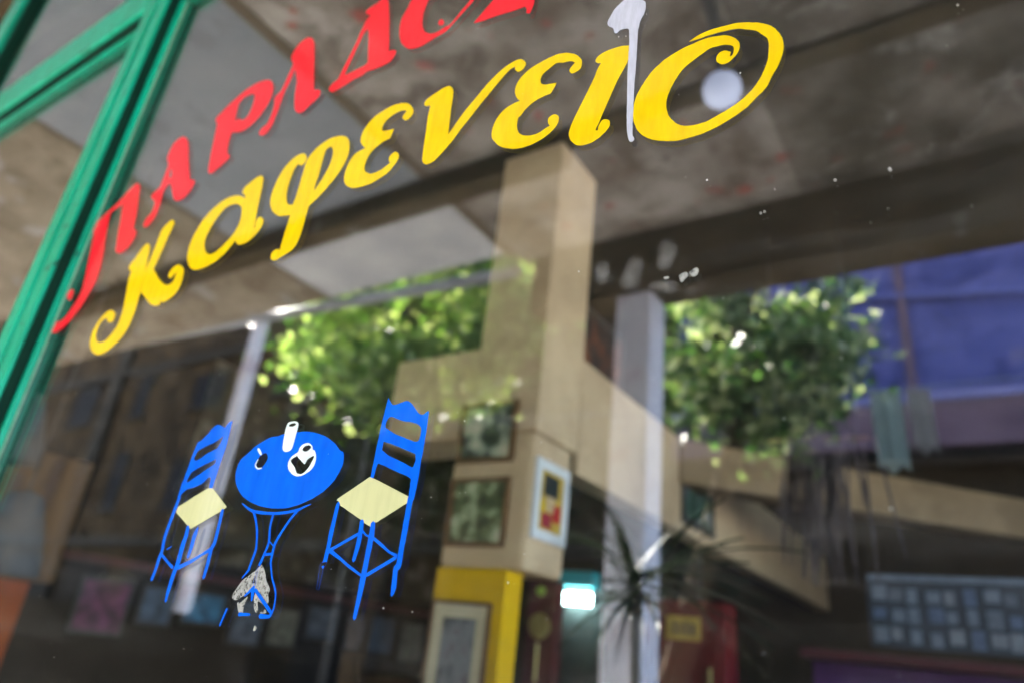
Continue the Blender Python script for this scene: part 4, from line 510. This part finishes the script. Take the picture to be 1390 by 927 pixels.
tree('street_tree', 'dark shaded tree at the back, behind the broad yellow green tree', (-8.2, -9.6, 5.2), 3.2, 1.5, 2.4, 5000, .13, M_LEAF3, 23, clumps=60)

def windows(t, xs, zs, wdt, hgt, y, fm, sill=True):
    w0, h0, rw = wdt, hgt, random.Random(9)
    for x in xs:
        for z in zs:
            if sill: wdt = w0 * rw.choice([.5, .75, 1, 1]); hgt = h0 * rw.choice([.7, .9, 1, 1.15]); x = x + rw.uniform(-.3, .6)
            f = obj('window', add_frame(bmesh.new(), x, x + wdt, z, z + hgt, y, y + .06, .08), fm, t)
            obj('pane', add_box(bmesh.new(), x + .081, x + wdt - .081, y + .002, y + .02, z + .081, z + hgt - .081), M_PANE, f)
            if sill: obj('sill', add_box(bmesh.new(), x - .1, x + wdt + .1, y, y + .16, z - .1, z - .002), M_STONE2, f)
t = thing('stone_building', 'tall stone building darkened with painted shade, with dark windows, across the street', 'building', (-24, -16, -.15))
box('wall', -90, -5.0, -20, -12.4, -.15, 15, M_STONE, t)
box('pilaster', -28.6, -27.9, -12.398, -12.15, -.15, 15, M_STONE2, t); box('pilaster', -17.2, -16.6, -12.398, -12.15, -.15, 15, M_STONE2, t)
for z in (3.4, 9.9): box('string_course', -90, -5.0, -12.398, -12.18, z, z + .3, M_STONE2, t)
windows(t, [-35.4 + i * 4.2 for i in range(7)], (4.6, 8.1, 11.4), 1.9, 1.9, -12.398, M_STONE2)
for i in range(7): box('shop_shade', -35.9 + i * 4.2, -33.1 + i * 4.2, -12.398, -12.33, -.1, 3.0, M_SHADE, t)  # flat dark boxes stand for shaded shop openings and darken the reflection
t = thing('blue_building', 'blue violet rendered building with a mauve band and dark ground floor', 'building', (0, -16, -.15))
box('wall', -4.95, 14, -20, -12.31, 5.25, 16, M_BLUEW, t); box('ground_floor', -4.95, 14, -20, -12.6, -.15, 5.0, M_SHADE, t)  # ground storey painted near-black in place of a shaded arcade
box('mauve_band', -4.95, 14, -12.308, -12.1, 5.3, 6.05, M_MAUVE, t, bev=.01); box('lintel', -4.95, 14, -13, -12.14, 5.0, 5.248, M_SHADE, t)
box('trim', -4.95, 14, -12.308, -12.05, 6.06, 6.22, M_LAV, t)
windows(t, (-3.5,), (6.6,), 1.35, 1.9, -12.308, M_LAV, False); box('trim', -2.05, -1.85, -12.308, -12.2, 6.23, 16, M_LAV, t)
box('downpipe', -.75, -.62, -12.30, -12.17, 6.23, 16, M_MAUVE, t)
for i, (z0, z1) in enumerate(((9.4, 9.0), (8.3, 7.1), (10.2, 10.6))):
    bm = bmesh.new(); add_tube(bm, [(-1.8, -12.2, z0), (3.5, -12.2, (z0 + z1) / 2 - .15), (9, -12.2, z1)], .05, 6); o = obj('overhead_cable', bm, mat('cable_blue', (0.10, 0.11, 0.3))); tag(o, ['upper', 'lower', 'topmost'][i] + ' sagging cable across the blue violet wall', 'cable', 'cables across the blue wall')
for (x0, x1, z0, z1, m, lab) in ((-.95, -.62, 3.9, 4.9, M_TURQ, 'turquoise cloth hanging left on the line before the blue building'), (-.56, -.32, 4.1, 4.86, M_MAT, 'white cloth hanging right of the turquoise one on the line')):
    bm = bmesh.new(); nx = 8; g = []
    for i in range(nx + 1):
        x = x0 + (x1 - x0) * i / nx; yy = -8.3 + .04 * math.sin(i * 1.9); g.append((bm.verts.new((x, yy, z1)), bm.verts.new((x + .02, yy + .03, z0 + .06 * math.sin(i * 1.3)))))
    for a, b in zip(g, g[1:]): bm.faces.new((a[0], b[0], b[1], a[1]))
    bmesh.ops.solidify(bm, geom=bm.faces[:], thickness=.01); o = obj('hanging_cloth', bm, m, smooth=True); tag(o, lab, 'cloth', 'washing on the line')
bm = bmesh.new(); add_tube(bm, [(-9.4, -8.3, 5.0), (-.6, -8.3, 4.9), (9, -8.3, 5.0)], .008, 5); tag(obj('washing_line', bm, M_ROD), 'thin washing line stretched before the blue building', 'washing line')
for x in (-9.4, 9.0):
    bm = bmesh.new(); add_tube(bm, [(x, -8.3, -.14), (x, -8.3, 5.2)], .05, 8); tag(obj('line_post', bm, M_DARKROD), 'thin dark post holding the %s end of the washing line' % ('left' if x < 0 else 'right'), 'post', 'posts of the washing line')
# spiky plants: one under the portico, one inside
M_SPIKE = leaf_mat('spiky_leaf', [(0.010, 0.018, 0.010), (0.02, 0.03, 0.015)], 0.1, 0.15)
def spiky(x, y, top, label, seed, lmin, lmax, n):
    t = thing('potted_plant', label, 'plant', (x, y, 0.01), 'spiky potted plants'); rp = random.Random(seed)
    obj('pot', add_lathe(bmesh.new(), [(.16, 0), (.22, .38), (.25, .40), (.25, .45), (.20, .45), (.19, .40)], (x, y, 0.012), 20), M_TERRA, t, smooth=True)
    bm = bmesh.new(); add_tube(bm, [(x, y, .38), (x + .02, y - .02, 1.1), (x, y, top)], [.035, .03, .022], 7); obj('stem', bm, M_BARK, t)
    for i in range(n):
        a = rp.uniform(0, 6.283); el_ = rp.uniform(-.45, 1.0); l = rp.uniform(lmin, lmax); d = Vector((math.cos(a) * math.cos(el_), math.sin(a) * math.cos(el_), math.sin(el_))); p0 = Vector((x, y, top + rp.uniform(-.10, .04))); sd = d.cross(Vector((0, 0, 1))).normalized()
        bm = bmesh.new(); rows = []
        for k in range(6):
            s_ = k / 5; p = p0 + d * l * s_ - Vector((0, 0, .28 * l * s_ * s_)); h = .024 * (1 - s_ * .92) * (.5 + min(s_ * 3, .5)); rows.append((bm.verts.new(p - sd * h), bm.verts.new(p + Vector((0, 0, -.008))), bm.verts.new(p + sd * h)))
        for A_, B_ in zip(rows, rows[1:]): bm.faces.new((A_[0], A_[1], B_[1], B_[0])); bm.faces.new((A_[1], A_[2], B_[2], B_[1]))
        obj('leaf', bm, M_SPIKE, t)
spiky(-1.5, -2.7, 1.92, 'spiky leaved plant in a terracotta pot beside the white column, under the portico', 4, .5, .85, 34)
spiky(-1.42, 2.75, 1.93, 'dark spiky leaved plant in a pot inside, in front of the red cabinet', 12, .45, .8, 38)

# dark board screens, added to hide the sunlit paving in the reflection
for i in range(6):
    x = -17.6 + i * 2.21
    t = thing('added_screen', ['leftmost', 'second', 'third', 'fourth', 'fifth', 'sixth and last'][i] + ' of the six low dark screens added to hide the sunlit paving', 'screen', (x, -3.6, 0), 'added screens along the pavement edge')
    for k in range(9): box('board', x - 1.1 + k * .244, x - .865 + k * .244, -3.615, -3.59, .05, 1.52 + .01 * ((k * 7) % 3), M_SHADE, t)  # boards of the added screen
    box('rail', x - 1.1, x + 1.1, -3.65, -3.616, .3, .38, M_SHADE, t); box('rail', x - 1.1, x + 1.1, -3.65, -3.616, 1.2, 1.28, M_SHADE, t)  # rails of the added screen
bm = bmesh.new(); n_ = 10; hx, hy = -5.97, -1.15
add_lathe(bm, [(.035, 0), (.035, .006)], (hx, hy, 4.692), 12); obj('drain_hole', bm, M_GAPSHADE, pt)
